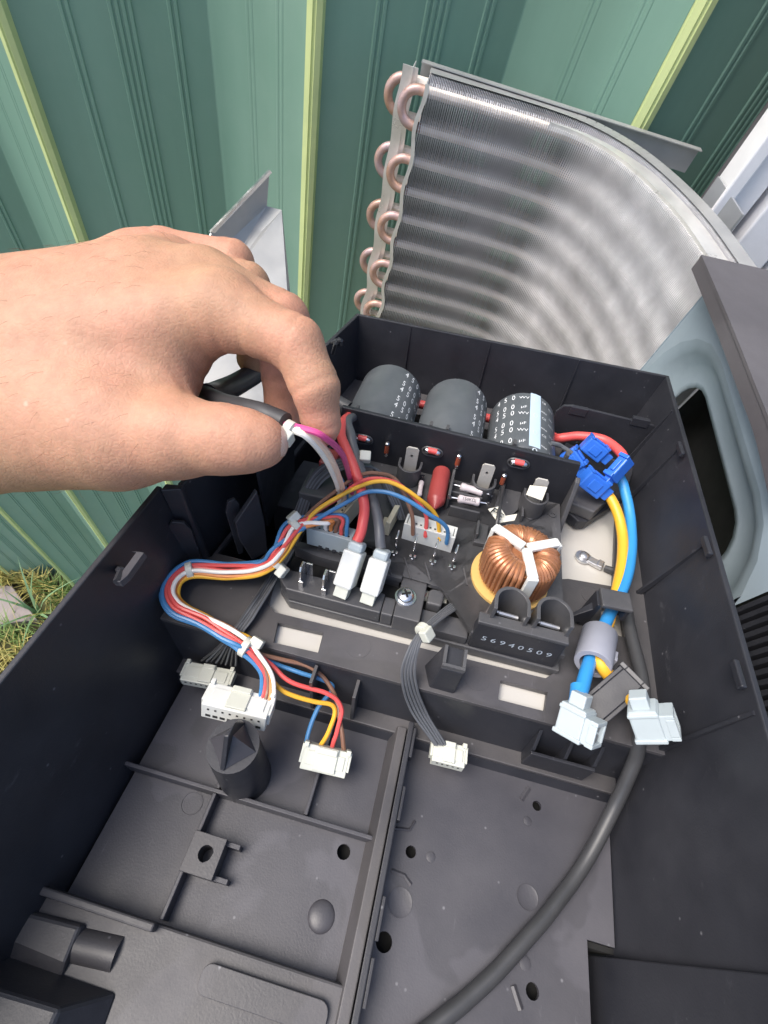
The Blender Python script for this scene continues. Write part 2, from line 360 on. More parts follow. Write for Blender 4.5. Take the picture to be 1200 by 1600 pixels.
# --- paver and plants at the foot of the fence, lower left
pc = [WZ(-190, 905, GZ+60), WZ(18, 915, GZ+60), WZ(58, 968, GZ+60), WZ(-190, 1000, GZ+60)]
mb = MB(); mb.hexa([(p[0], p[1], GZ) for p in pc][::-1], [p for p in pc][::-1])
tag(obj('concrete_paver', mb, 'concrete', frame=C, bevel=4), 'pinkish grey concrete paver at the foot of the green fence', 'paver')
def blade(mb, x, y, h, w, az, bend, seg=4):
    d = Vector((math.cos(az), math.sin(az), 0)); s = Vector((-d.y, d.x, 0)); pts = []
    for i in range(seg+1):
        t = i/seg; c_ = Vector((x, y, GZ)) + Vector((0,0,1))*h*(t - .25*bend*t*t) + d*h*bend*t*t; ww = w*(1-t)**.7*(.6+.8*min(t*3, .5))
        pts.append((c_ - s*ww/2, c_ + s*ww/2))
    for i in range(seg): mb.quad(pts[i][0], pts[i][1], pts[i+1][1], pts[i+1][0])
mb = MB(); md = MB()
cA = WZ(40, 1000, GZ)
for i in range(9500):
    x = cA[0] + random.uniform(-800, 600); y = min(cA[1] + random.uniform(-700, 330), 566)
    sg = [(pc[(q+1)%4][0]-pc[q][0])*(y-pc[q][1])-(pc[(q+1)%4][1]-pc[q][1])*(x-pc[q][0]) for q in range(4)]
    if (min(sg) > -9000 or max(sg) < 9000) and random.random() < .97: continue
    t = mnoise.noise(Vector((x*.006, y*.006, 0)))
    blade(mb if t > -.02 else md, x, y, random.uniform(60, 170), random.uniform(5, 11), random.uniform(0, 6.28), random.uniform(.3, 1.1), 3)
tag(obj('grass', mb, 'grass_green', frame=C), 'short green grass on the ground by the fence', 'grass', kind='stuff')
tag(obj('dry_grass', md, 'dry_grass', frame=C), 'yellow dry grass on the ground by the fence', 'grass', kind='stuff')
tuft = thing('grass_tuft', 'long-bladed green grass tuft growing beside the concrete paver', 'plant', WZ(68, 962, GZ), C)
bx_, by_, _ = WZ(68, 962, GZ)
for (az, h, b) in ((1.3, 330, .35), (.5, 360, .65), (2.2, 260, .8), (3.2, 240, 1.0), (-.3, 260, .9), (4.2, 200, 1.0), (5.2, 230, .9), (2.8, 200, .5), (.1, 190, 1.1)):
    mb = MB(); blade(mb, bx_+random.uniform(-8,8), by_+random.uniform(-8,8), h, 15, az, b, 7); obj('blade', mb, 'leaf_green', tuft, smooth=True)
weed = thing('weed', 'small dry weed standing against the fence beside the long grass tuft', 'plant', WZ(98, 950, GZ), C)
wx, wy, _ = WZ(98, 950, GZ)
mb = MB(); mb.tube(crom([(wx, wy, GZ), (wx+4, wy+6, GZ+60), (wx-3, wy+10, GZ+130)], 4), 2.0, 5)
for i in range(6): 
    q = random.uniform(0, 6.28); z = GZ + 40 + i*15; mb.tube([(wx, wy+5, z), (wx+22*math.cos(q), wy+5+22*math.sin(q), z+16)], 1.3, 4)
obj('stem', mb, 'dry_grass', weed)
for i in range(8):
    q = random.uniform(0, 6.28); z = GZ + 60 + i*11; mb = MB(); mb.lathe((wx+20*math.cos(q), wy+6+20*math.sin(q), z+12), [(.5,-6),(5,-2),(5.5,2),(.5,7)], 6); obj('seed_head', mb, 'dry_grass', weed, smooth=True)

# --- white boarded post at the far right end of the fence
wp = thing('white_post', 'bright white grooved post standing at the right end of the fence', 'post', WY(1210, 205, 500), C)
x0 = WY(1187, 215, 470)[0]
for i, (dx, w, dy) in enumerate(((0, 11, 0), (11, 20, 8), (37, 34, 0), (77, 34, 0), (117, 34, 0), (157, 60, 0))):
    mb = MB(); mb.bx(x0+dx, x0+dx+w, 462+dy, 490, GZ, 400); obj('board', mb, 'white_paint', wp, bevel=1.5)
mb = MB(); mb.bx(x0+4, x0+214, 491, 505, GZ, 395); obj('backing', mb, 'lid_grey', wp)

# ================================================================== CONDENSER COIL
ZT, ZB = -141.0, -382.0
coil = thing('condenser_coil', 'curved finned condenser coil with copper return bends behind the control box', 'coil', (0, 495, ZB), C)
plan = crom([(-34, 492), (-5, 493.5), (30, 495), (66, 495.5), (98, 490), (127, 470), (151, 435), (170, 391), (182, 342), (186, 322), (189, 303)], 40)
plan = np.array([(p[0], p[1]) for p in [tuple(q) for q in plan]])
seg = np.linalg.norm(np.diff(plan, axis=0), axis=1); arc = np.concatenate([[0], np.cumsum(seg)])
def on_plan(s):
    x = np.interp(s, arc, plan[:,0]); y = np.interp(s, arc, plan[:,1])
    e = 1.0; t = np.array([np.interp(s+e, arc, plan[:,0])-np.interp(s-e, arc, plan[:,0]), np.interp(s+e, arc, plan[:,1])-np.interp(s-e, arc, plan[:,1])]); t /= np.linalg.norm(t)
    return np.array([x, y]), t, np.array([-t[1], t[0]])       # point, tangent, outward normal
ROWS = ((0.0, 15.0, 0.0), (16.5, 31.5, -14.0))                # depth from the front face, start of the row
PF = 1.85; PT_ = 25.0
for (d0, d1, s0) in ROWS:
    mb = MB(); s = max(.6, .6)
    i = 0
    while s < arc[-1]-2:
        p, t, nn = on_plan(s)
        jit = .35*mnoise.noise(Vector((s*.05, d0, 0))); th = .16
        zt = ZT + (0 if d0 == 0 else 4) + .5*random.random(); bend = 1.1*max(0, mnoise.noise(Vector((s*.022, 3.1+d0, 0)))-.25)
        a = p + nn*(d0 + jit*.4); b = p + nn*d1 + (t*1.5 if d0 else t*.0); o_ = t*th
        rows = []
        for z in list(np.arange(ZT-4-PT_*9.5, ZT-3, PT_/6))+[zt]:
            k = t*bend*math.sin(z*.09)
            bu = -nn*.75*math.cos(2*math.pi*(z-(ZT-4))/PT_); o_ = t*(th + .07*math.cos(2*math.pi*(z-(ZT-4))/PT_))
            rows.append((( *(a-o_+k+bu), z), ( *(a+o_+k+bu), z), (*(b+o_), z), (*(b-o_), z)))
        base_i = len(mb.v)
        for r_ in rows: mb.v += [tuple(q) for q in r_]
        for q in range(len(rows)-1):
            for k in range(4):
                k2 = (k+1) % 4; mb.f.append((base_i+q*4+k, base_i+q*4+k2, base_i+q*4+4+k2, base_i+q*4+4+k))
        mb.f.append(tuple(base_i+(len(rows)-1)*4+k for k in range(4)))
        s += PF if d0 == 0 else 1.37
    tag(obj('fin_pack', mb, 'aluminium_fin', coil), None, kind='stuff')
PT = 25.0
NT = 10
for ri, (d0, d1, s0) in enumerate(ROWS):
    dm = (d0+d1)/2
    for k in range(NT):
        z = ZT - 4.0 - k*PT
        path = []
        for s in np.linspace(0, arc[-1]-4, 46):
            p, t, nn = on_plan(s); q = p + nn*dm; path.append((q[0], q[1], z))
        p, t, nn = on_plan(0); q = p + nn*dm; path[0] = (q[0]+s0, q[1], z)
        mb = MB(); mb.tube(path, 4.0, 8); obj('tube', mb, 'tube_band', coil, smooth=True)
    for k in range(0, NT-1, 2):
        za, zb = ZT - 4.0 - k*PT, ZT - 4.0 - (k+1)*PT; zc = (za+zb)/2; rr = PT/2
        p, t, nn = on_plan(0); q = p + nn*dm; xx = q[0] + s0 - 1.5
        pts = [(xx+4, q[1], za), (xx-3.5, q[1], za)] + [(xx-3.5-rr*math.sin(a), q[1], zc+rr*math.cos(a)) for a in np.linspace(0.12, math.pi-.12, 15)] + [(xx-3.5, q[1], zb), (xx+4, q[1], zb)]
        mb = MB(); mb.tube(pts, 3.9, 12); obj('return_bend', mb, 'copper_tube', coil, smooth=True)
    # end plate, slightly buckled, with flared collars
    mb = MB(); p, t, nn = on_plan(0); y0, y1 = p[1]+d0-1.5, p[1]+d1+.5
    pts = []
    for z in np.linspace(ZT+3+ri*3, ZB, 60): pts.append((p[0]+s0-1.6+1.3*math.sin(z*2*math.pi/PT/2)+.6*math.sin(z*.11), (y0+y1)/2, z))
    mb.ribbon(pts, y1-y0, .7, (0,1,0)); obj('end_plate', mb, 'end_plate', coil, smooth=True)
    if ri == 1:
        mb = MB(); mb.ribbon([(q_[0]-2+(0 if z_ else 0), y0+1.0+.8*math.sin(q_[2]*.12), q_[2]) for z_, q_ in enumerate(pts)], 13, .8, (1,0,0)); obj('end_flange', mb, 'end_plate', coil, smooth=True)
    else:
        mb = MB(); mb.ribbon([(q_[0]+.5+1.0*math.sin(q_[2]*2*math.pi/PT/2+1), y0+.2, q_[2]) for q_ in pts], 3.4, .8, (1,0,0)); obj('end_flange', mb, 'end_plate', coil, smooth=True)
# galvanised strips over the top of the coil; the front-row strip is added glare
mb = MB(); pts = [(x, 524.5, ZT+7) for x in (-44, 0, 60, 120, 180, 205)]
mb.ribbon(pts, 7, .8, (0,1,0)); mb.bx(-44, 205, 528, 529, ZT-12, ZT+7); obj('top_flange', mb, 'galvanised', coil)
mb = MB(); pts = []
for s in np.linspace(0, arc[-1]-6, 60):
    p, t, nn = on_plan(s); q = p+nn*23.5; pts.append((q[0], q[1], ZT+5.6))
for i in range(len(pts)-1):
    a, b = np.array(pts[i]), np.array(pts[i+1]); 
    _, t, nn = on_plan(arc[-1]*i/60); n3 = np.array([nn[0], nn[1], 0])
    mb.quad(a-n3*6.5, b-n3*6.5, b+n3*7, a+n3*7); mb.quad(a+n3*7, b+n3*7, b+n3*7-np.array([0,0,14]), a+n3*7-np.array([0,0,14]))
obj('back_row_cap', mb, 'galvanised', coil, smooth=True)
mb = MB(); pts = []
for i, s in enumerate(np.linspace(arc[-1]*.30, arc[-1]-6, 40)):
    p, t, nn = on_plan(s); n3 = np.array([nn[0], nn[1], 0]); pts.append((np.array([p[0], p[1], ZT+2.5]), n3))
for i in range(len(pts)-1):
    (a, na), (b, nb) = pts[i], pts[i+1]; w = 2 + 13*min(1, i/14)
    mb.quad(a+na*.5, b+nb*.5, b+nb*w, a+na*w); mb.quad(a+na*.5-np.array([0,0,5]), b+nb*.5-np.array([0,0,5]), b+nb*.5, a+na*.5)
obj('front_row_glare', mb, 'end_plate', coil, smooth=True)  # added bright strip, painting the overexposed fin tops along the bend
mb = MB(); a = WY(1122, 275, 470); b = WY(1160, 335, 455); 
mb.hexa([(a[0], a[1], a[2]-60), (a[0]+2, a[1], a[2]-60), (b[0]+2, b[1], b[2]-50), (b[0], b[1], b[2]-50)], [a, (a[0]+2, a[1], a[2]), (b[0]+2, b[1], b[2]), b]); obj('end_flap', mb, 'galvanised', coil)

# ================================================================== SHEET STEEL BRACKET behind the hand
br = thing('steel_bracket', 'bent galvanised sheet-steel bracket standing upright behind the hand', 'bracket', WD(400, 640, 330), C)
P = lambda x, y, d: np.array(WD(x, y, d))
mb = MB()
def slab(mb, pts, th):
    pts = [np.array(p) for p in pts]; nn = np.cross(pts[1]-pts[0], pts[2]-pts[0]); nn = nn/np.linalg.norm(nn)*th; m = len(pts)
    mb.add([tuple(p) for p in pts]+[tuple(p+nn) for p in pts], [tuple(range(m)), tuple(range(2*m-1, m-1, -1))]+[(k, m+k, m+(k+1)%m, (k+1)%m) for k in range(m)])
slab(mb, [P(417,322,372), P(440,328,372), P(453,455,372), P(470,760,355), P(300,760,335), P(328,480,350), P(360,415,362)], 1.2); obj('web', mb, 'galvanised', br)
mb = MB(); slab(mb, [P(421,268,356), P(417,322,372), P(360,415,362), P(300,430,345), P(332,362,342)], 1.2); obj('flange', mb, 'galvanised', br)
mb = MB(); slab(mb, [P(422,266,355), P(425,270,358), P(336,364,344), P(329,363,341)], 1.6); obj('edge_lip', mb, 'bright_metal', br)

# ================================================================== UNIT SIDE PANEL with pressed recess, and the dark lid over it
PXW = 180.0
pan = thing('side_panel', 'pale blue-grey pressed steel panel with a long rounded opening, beside the control box', 'panel', WX(1010, 580, PXW), C)
def pw(px, py): q = WX(px, py, PXW); return (q[1], q[2])
far_top = pw(1112, 440); far_bot = pw(1010, 580); near_top = pw(1200, 915); near_bot = pw(1130, 962)
yF = (far_top[0]+far_bot[0])/2; yN = (near_top[0]+near_bot[0])/2; zTp = far_top[1]+8; zBt = min(near_bot[1], far_bot[1]) - 70
# opening: its right-hand rim is measured, the left lies behind the box wall
h1 = pw(1068, 585); h2 = pw(1110, 745); h3 = pw(1105, 850)
oy1, oy0 = h1[0]+4, h3[0]-6; oz1 = max(h1[1], h2[1]); oz0 = oz1-95
def ring(y0, y1, z0, z1, r): return [(a, b) for a, b in rrect(y0, y1, z0, z1, r, 5)]
loops = []
for grow, dx in ((0, 11), (0, 9.5), (5, 9), (22, 8), (28, 3), (34, 1), (39, 0)):
    loops.append(([(p[0], p[1]) for p in ring(oy0-grow, oy1+grow*.9, oz0-grow, oz1+grow*.62, 24+grow*.8)], PXW+dx))
mb = MB(); m = len(loops[0][0])
for (lp, x) in loops: mb.v += [(x, p[0], p[1]) for p in lp]
for i in range(len(loops)-1):
    for k in range(m): k2 = (k+1) % m; mb.f.append((i*m+k, (i+1)*m+k, (i+1)*m+k2, i*m+k2))
obj('pressed_recess', mb, 'panel_blue', pan, smooth='all')
outer = [(yN, zBt), (yF+2, zBt), (yF+2, zTp), (yN, zTp)]
lo = loops[-1][0]; flat = MB()
tr = tessellate_polygon([[Vector((p[0], p[1], 0)) for p in outer], [Vector((p[0], p[1], 0)) for p in lo]])
allp = outer + lo
flat.add([(PXW, p[0], p[1]) for p in allp], [tuple(t) for t in tr]); obj('sheet', flat, 'panel_blue', pan)
mb = MB(); mb.quad((PXW+48, oy0-40, oz0-40), (PXW+48, oy1+40, oz0-40), (PXW+48, oy1+40, oz1+30), (PXW+48, oy0-40, oz1+30)); obj('opening_shade', mb, 'dark_hole', pan)  # added dark sheet, giving the opening its shade by colour
mb = MB(); mb.bx(PXW-.5, PXW+10, yF+1.5, yF+3, zBt, zTp); obj('folded_edge', mb, 'panel_blue', pan, bevel=.5)

zl = far_top[1] + 14
l0 = WZ(1096, 398, zl); l1 = WZ(1140, 500, zl); l2 = WZ(1180, 600, zl); l3 = WZ(1205, 665, zl); l4 = WZ(1230, 760, zl)
lid = thing('plastic_lid', 'dark grey plastic cover lying over the top of the blue-grey panel', 'cover', l1, C)
ed = crom([l0[:2], l1[:2], l2[:2], l3[:2], l4[:2]], 6); ed = [(p[0], p[1]) for p in ed]
r0 = WZ(1260, 425, zl); out = ed + [(ed[-1][0]+160, ed[-1][1]), (r0[0]+60, r0[1])]
mb = MB(); mb.sheet(out[::-1], zl-1.6, zl); obj('top_skin', mb, 'lid_grey', lid, bevel=.8)
mb = MB()
for i in range(len(ed)-1):
    a, b = ed[i], ed[i+1]; mb.hexa([(a[0]+2.2,a[1],zl-9),(a[0]+.4,a[1],zl-9),(b[0]+.4,b[1],zl-9),(b[0]+2.2,b[1],zl-9)], [(a[0]+2.2,a[1],zl-1.7),(a[0]+.4,a[1],zl-1.7),(b[0]+.4,b[1],zl-1.7),(b[0]+2.2,b[1],zl-1.7)])
obj('turned_edge', mb, 'lid_grey', lid)

# dark finned casing of the unit below the near end of the panel
cas = thing('unit_casing', 'black ribbed casing of the outdoor unit below the blue-grey panel', 'casing', (PXW+4, yN, zBt-200), C)
mb = MB(); mb.bx(PXW+5, PXW+260, -150, yN-1, zBt-200, zTp); obj('body', mb, 'black_plastic', cas)
for i in range(46):
    yy = yN - 2.2 - i*4.2; mb = MB(); mb.bx(PXW+.5, PXW+5.5, yy-1.1, yy+1.1, zBt-200, zTp-2); obj('fin', mb, 'black_plastic', cas)

# ================================================================== CONTROL BOX (black plastic tray)
ZF, ZS, ZW = -38.0, -31.0, 45.0
YL = 82.0
box = thing('control_box', 'open black plastic control box of an outdoor air conditioner', 'control box', (0, 40, ZF))
BP = 'black_plastic'
def wall(name, p0, p1, zb, zt, lean, th=2.2, m=BP, bevel=.5):
    """upright wall from p0 to p1 (top outer line), base shifted by lean (x, y)"""
    a, b = np.array(p0[:2], float), np.array(p1[:2], float); d = (b-a)/np.linalg.norm(b-a); nn = np.array([-d[1], d[0]])*th; ln = np.array(lean, float)
    mb = MB(); mb.hexa([(*(a+ln), zb), (*(b+ln), zb), (*(b+nn+ln), zb), (*(a+nn+ln), zb)], [(*a, zt), (*b, zt), (*(b+nn), zt), (*(a+nn), zt)])
    return obj(name, mb, m, box, bevel=bevel)
# outer walls
wl = wall('left_wall', (-105, -90), (-105.5, 115), -45, ZW, (13, 0))
wl2 = wall('left_wall', (-98.6, 118), (-73, 294), -45, ZW, (3, 0))
wr = wall('right_wall', (122.5, 296), (110, -90), -45, ZW, (-12.5, 0))
wb = wall('back_wall', (-75, 294), (124, 294), -45, ZW, (0, -3))
mb = MB(); mb.hexa([(-95, 113, -40), (-92, 116, -40), (-92, 118, -40), (-95, 118, -40)], [(-105, 113, ZW), (-98, 116, ZW), (-98, 118.5, ZW), (-105, 117, ZW)]); obj('wall_corner', mb, BP, box, bevel=.5)
# clips and ridges on the walls
def on_right(px, py): return AX(px, py, 116)
for (px, py) in ((1062, 700), (1103, 852), (1152, 1052)):
    q = A(px, py, ZW); mb = MB(); mb.bx(q[0]-.4, q[0]+1.6, q[1]-5, q[1]+5, ZW-2, ZW+.8); obj('edge_tab', mb, BP, wr, bevel=.5)
for y_, z0 in ((259, -6), (226, -3), (158, 0), (84, -12)):
    mb = MB(); xt = 110+12.5*(y_+90)/386; mb.hexa([(xt-13.6, y_-.7, z0-18), (xt-11, y_-.7, z0-18), (xt-11, y_+.7, z0-18), (xt-13.6, y_+.7, z0-18)], [(xt-.9, y_-.7, ZW-2), (xt+1, y_-.7, ZW-2), (xt+1, y_+.7, ZW-2), (xt-.9, y_+.7, ZW-2)]); obj('wall_seam', mb, BP, wr)
# broken bracket and crack on the right wall
c0 = A(1082, 1120, 12); c1 = A(1098, 1104, 14); c2 = A(1128, 1112, 22); c3 = A(1160, 1103, 32)
mb = MB(); mb.tube([c1, c2, c3], [.9, .8, .5], 5); obj('torn_edge', mb, 'board_plastic', wr)
mb = MB(); mb.box(((c0[0]+c1[0])/2, (c0[1]+c1[1])/2, 9), (12, 3, 9), u=(1,.5,0), v=(-.5,1,0)); obj('broken_bracket', mb, BP, wr, bevel=.4)
# clip on the left wall
def LW(px, py, inset=0):          # sight line met with the inner face of the left wall
    z = 45.0
    while z > -40 and A(px, py, z)[0] < -105 + 13*(45-z)/90 + inset: z -= .25
    return np.array(A(px, py, z))
a_, b_, c_ = LW(172, 878, 1.5), LW(214, 862, 1.5), LW(184, 912, 1.5)
e_ = LW(166, 872, 1.5); f_ = LW(190, 893, 1.5)
mb = MB(); mb.tube([e_, f_], 1.5, 6); mb.tube([f_, c_+(0, 0, 1)], 1.3, 6); obj('latch_clip', mb, BP, wl)
mb = MB(); mb.ribbon([c_, LW(196, 902, 2), LW(222, 866, 2), b_], 3.0, 2.6, (1, 0, .2)); obj('latch_clip', mb, 'lit_floor_plastic', wl, bevel=.3)
# inner plate at the back right
q = AY(868, 645, 262); r = AY(1030, 668, 262); e1 = AY(885, 632, 262)
mb = MB(); out = [(q[0], -5), (119, -5), (119, r[2]), (119-2, r[2]+.6), (q[0]+8, e1[2]), (q[0]+3, e1[2]-1.2), (q[0], e1[2]-6)]
mb.add([(p[0], 262, p[1]) for p in out]+[(p[0], 264, p[1]) for p in out], [tuple(range(len(out))), tuple(range(2*len(out)-1, len(out)-1, -1))]+[(k, len(out)+k, len(out)+(k+1)%len(out), (k+1)%len(out)) for k in range(len(out))]); obj('inner_partition', mb, BP, box, bevel=.4)
for px in (905, 1002):
    q = AY(px, 640+(px-905)*.18, 262); mb = MB(); mb.bx(q[0]-5, q[0]+5, 261.4, 264.6, q[2]-4, q[2]+1.2); obj('edge_tab', mb, BP, box, bevel=.3)
for x_ in (-38, 14, 70):
    mb = MB(); mb.hexa([(x_-.4,289.0,-20),(x_+.4,289.0,-20),(x_+.4,294,-20),(x_-.4,294,-20)],[(x_-.3,293.6,ZW-.5),(x_+.3,293.6,ZW-.5),(x_+.3,295,ZW-.5),(x_-.3,295,ZW-.5)]); obj('wall_seam', mb, BP, wb)
# hinge bits on the back left corner
mb = MB(); q = A(528, 535, ZW+6); mb.tube([A(520,552,ZW), A(524,538,ZW+8), A(530,530,ZW+8)], 1.2, 6); mb.tube([A(518,535,ZW+5), A(534,532,ZW+10)], 1.0, 6); mb.lathe(q, [(2.2,-2),(2.2,2)], 10, axis=(1,0,.3)); obj('hinge_pin', mb, BP, wl2, smooth=True)
mb = MB(); mb.tube([AD(524,627,266), AD(545,640,264)], [4.2, 4.6], 12); obj('cable_clamp', mb, 'board_plastic', box, smooth=True)

# ledge with openings
def P2(px, py, z=0): q = A(px, py, z); return (q[0], q[1])
main = [P2(430, 957), P2(852, 1060), P2(866, 1052), (67.5, 112), (68.5, 150), (71, 154.5), (75, 156), (97, 158), (104, 212), (104, 250), (-60, 258), (-60.5, 112), P2(419, 944)]
win1 = [P2(427, 1004), P2(497, 1020), P2(505, 989), P2(434, 973)]
win2 = [P2(778, 1093), P2(851, 1112), P2(855, 1082), P2(782, 1063)]
win3 = [P2(936, 985), P2(976, 996), P2(971, 958), P2(940, 948)]
slot = [P2(341, 856), P2(352, 862), P2(452, 720), P2(420, 690), P2(315, 760)]
outer = [(-99.5, YL), (109.4, YL), (115.5, 258), (117, 290), (-76, 290), (-94, 118), (-99, 112)]
mb = MB(); mb.sheet(outer, -2.2, 0, [main, win1, win2, win3, [(-92, 120), (-73, 120), (-62.5, 150), (-62.5, 262), (-74, 262), (-79, 232)]])
ledge = obj('ledge', mb, 'lit_ledge_plastic', box, bevel=.35)
mb = MB(); mb.hexa([(-97, YL-2, ZS), (105, YL-2, ZS), (105, YL+1.6, ZS), (-97, YL+1.6, ZS)], [(-99, YL, -2.3), (109, YL, -2.3), (109, YL+1.6, -2.3), (-99, YL+1.6, -2.3)]); obj('ledge_front', mb, BP, box)
# circular mould marks, stains are in the material
for (px, py) in ((560, 1010), (745, 1060), (925, 930)):
    q = A(px, py, .05); mb = MB(); mb.lathe((q[0], q[1], 0.02), [(5.2, 0), (5.2, .12), (4.9, .12), (4.9, .05)], 28); obj('mould_mark', mb, 'lit_ledge_plastic', ledge)
# strip between ledge and floor
mb = MB(); mb.bx(-98, 104.5, 73.5, YL-.5, ZS-2, ZS); obj('step', mb, 'lit_ledge_plastic', box, bevel=.5)
mb = MB(); mb.hexa([(-93, 71.5, ZF-.5), (103, 71.5, ZF-.5), (103, 74, ZF-.5), (-93, 74, ZF-.5)], [(-97, 73.5, ZS-2.1), (104, 73.5, ZS-2.1), (104, 75, ZS-2.1), (-97, 75, ZS-2.1)]); obj('step_front', mb, BP, box)
# vertical web pieces standing on the step
for (px, py) in ((496, 1040), (557, 1075)):
    q = A(px, py, -5); mb = MB(); mb.bx(q[0]-.7, q[0]+.7, 73.8, YL-.4, ZS, -3 if px < 520 else -6); obj('web', mb, 'lit_ledge_plastic', box, bevel=.2)
# floors, with screw holes in the right one
holes = [circ(*P2(839, 1259, ZF), 1.9, 14), circ(*P2(642, 1331, ZF), 2.1, 14), circ(*P2(600, 1472, ZF), 2.9, 16), circ(*P2(832, 1549, ZF), 2.3, 14)]
mb = MB(); mb.sheet([(15, -90), (91.6, -90), (91.6, 24.5), (101.5, 24.5), (103.5, 73), (15, 73)], ZF-2, ZF, holes); fr = obj('floor_panel', mb, 'lit_floor_plastic', box)
mb = MB(); mb.sheet([(-93, -90), (6.5, -90), (6.5, 73), (-91, 73)], ZF-2, ZF, [circ(*P2(537, 1331, ZF), 2.6, 14)]); fl = obj('floor_panel', mb, 'lit_floor_plastic', box)
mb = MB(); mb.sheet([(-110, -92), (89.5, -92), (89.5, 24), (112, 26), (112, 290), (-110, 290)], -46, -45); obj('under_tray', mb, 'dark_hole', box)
for (pts, w) in (([(648, 1283), (640, 1297), (605, 1293)], 1.3), ([(642, 1383), (632, 1368), (612, 1360)], 1.3), ([(826, 1232), (814, 1250)], 1.8), ([(801, 1540), (813, 1578)], 2.0)):
    mb = MB(); mb.ribbon([(*P2(x, y, ZF), ZF+.5) for (x, y) in pts], w, 1.4, (0,0,1)) if False else mb.tube([(*P2(x, y, ZF), ZF+.1) for (x, y) in pts], w*.55, 6); obj('moulded_ridge', mb, 'lit_floor_plastic', fr, smooth=True)
for (px, py, r_) in ((824, 1283, 1.6), (673, 1339, 1.7), (820, 1505, 2.0), (824, 1402, 4.0), (625, 1410, 4.5)):
    q = P2(px, py, ZF); mb = MB(); mb.lathe((q[0], q[1], ZF), [(r_, 0), (r_, .35), (r_*.8, .45 if r_ < 3 else .1)], 20); obj('moulded_button', mb, 'lit_floor_plastic', fr, smooth=True)
mb = MB(); q = P2(502, 1432, ZF); mb.lathe((q[0], q[1], ZF-.4), [(5.0*math.cos(a), 1.9*math.sin(a)) for a in np.linspace(0, 1.5, 7)], 22); obj('moulded_dome', mb, 'lit_floor_plastic', fl, smooth=True)
q = P2(300, 1255, ZF); mb = MB(); mb.lathe((q[0], q[1], ZF), [(4.2, 0), (4.2, .3), (3.9, .3), (3.8, .1)], 22); obj('moulded_button', mb, 'lit_floor_plastic', fl, smooth=True)
# centre divider: a taller right lip and a lower left shoulder
mb = MB(); mb.hexa([(14.6, -90, ZF), (16.4, -90, ZF), (16.4, YL-5, ZF), (14.6, YL-5, ZF)], [(13.2, -90, -25), (15.6, -90, -25), (15.6, 78, -25), (13.2, 78, -25)]); dv = obj('divider', mb, BP, box, bevel=.5)
mb = MB(); mb.hexa([(6.2, -90, ZF), (14.4, -90, ZF), (14.4, 76, ZF), (6.2, 76, ZF)], [(9.2, -90, -28.5), (13.0, -90, -28.5), (13.0, 76, -28.5), (9.2, 76, -28.5)]); obj('divider_shoulder', mb, 'lit_ledge_plastic', box, bevel=.4)
for y_ in (70, 47, 12, -4):
    mb = MB(); mb.bx(15.7, 17.0, y_-6, y_+6, -31, -25.6); obj('divider_tab', mb, BP, dv, bevel=.3)
# ribs of the left pocket
def rib(p0, p1, zt, th=1.5, base=ZF): 
    a, b = np.array(p0, float), np.array(p1, float); d = (b-a)/np.linalg.norm(b-a); nn = np.array([-d[1], d[0]])*th/2; w = nn*1.35
    mb = MB(); mb.hexa([(*(a-w), base), (*(b-w), base), (*(b+w), base), (*(a+w), base)], [(*(a-nn), zt), (*(b-nn), zt), (*(b+nn), zt), (*(a+nn), zt)]); return obj('rib', mb, 'lit_floor_plastic', box, bevel=.3)
rib((-96.8, 34.3), (8.4, 34.1), -31.5)
rib((-55.5, 33.4), (-55.4, -5.5), -31.6); rib((-55.6, 44), (-55.5, 35.2), -32.5)
rib((-18.9, 35.2), (-18.9, 73), -32.2)
# square boss with a hole
q = P2(318, 1335, -29); hb = [q[0]-6.2, q[0]+6.2, q[1]-6.2, q[1]+6.2]
mb = MB(); mb.sheet([(hb[0], hb[2]), (hb[1], hb[2]), (hb[1], hb[3]), (hb[0], hb[3])], ZF, -29, [circ(q[0]+.6, q[1]+.3, 2.6, 16)]); bo = obj('screw_boss', mb, 'lit_ledge_plastic', box, bevel=.4)
for dy in (5.2, -5.2):
    mb = MB(); mb.bx(hb[1]-.2, hb[1]+5.0, q[1]+dy-.8, q[1]+dy+.8, ZF, -32); obj('gusset', mb, 'lit_floor_plastic', bo, bevel=.2)
# round post with a cross blade on its top
pb = P2(398, 1238, ZF); ptop = 5.0
px_, py_ = pb[0]-6.0, pb[1]+5.0
mb = MB(); mb.lathe((px_, py_, ZF), [(10.3, 0), (9.2, ptop-ZF-4)], 28); po = obj('post', mb, BP, box, smooth=True)
mb = MB(); zc = ptop-4
mb.hexa([(px_-.9, py_-8.5, zc), (px_+.9, py_-8.5, zc), (px_+.9, py_+8.5, zc), (px_-.9, py_+8.5, zc)], [(px_-.9, py_-1, zc+13), (px_+.9, py_-1, zc+13), (px_+.9, py_+4, zc+13), (px_-.9, py_+8.5, zc+3)]); obj('post_blade', mb, BP, po, bevel=.4)
mb = MB(); mb.add([(px_-8.6, py_, zc+.2), (px_, py_-8.6, zc+.2), (px_+8.6, py_, zc+.2), (px_, py_+8.6, zc+.2), (px_-.5, py_+1, zc+10)], [(0,1,4),(1,2,4),(2,3,4),(3,0,4),(3,2,1,0)]); obj('post_tip', mb, 'lit_floor_plastic', po)
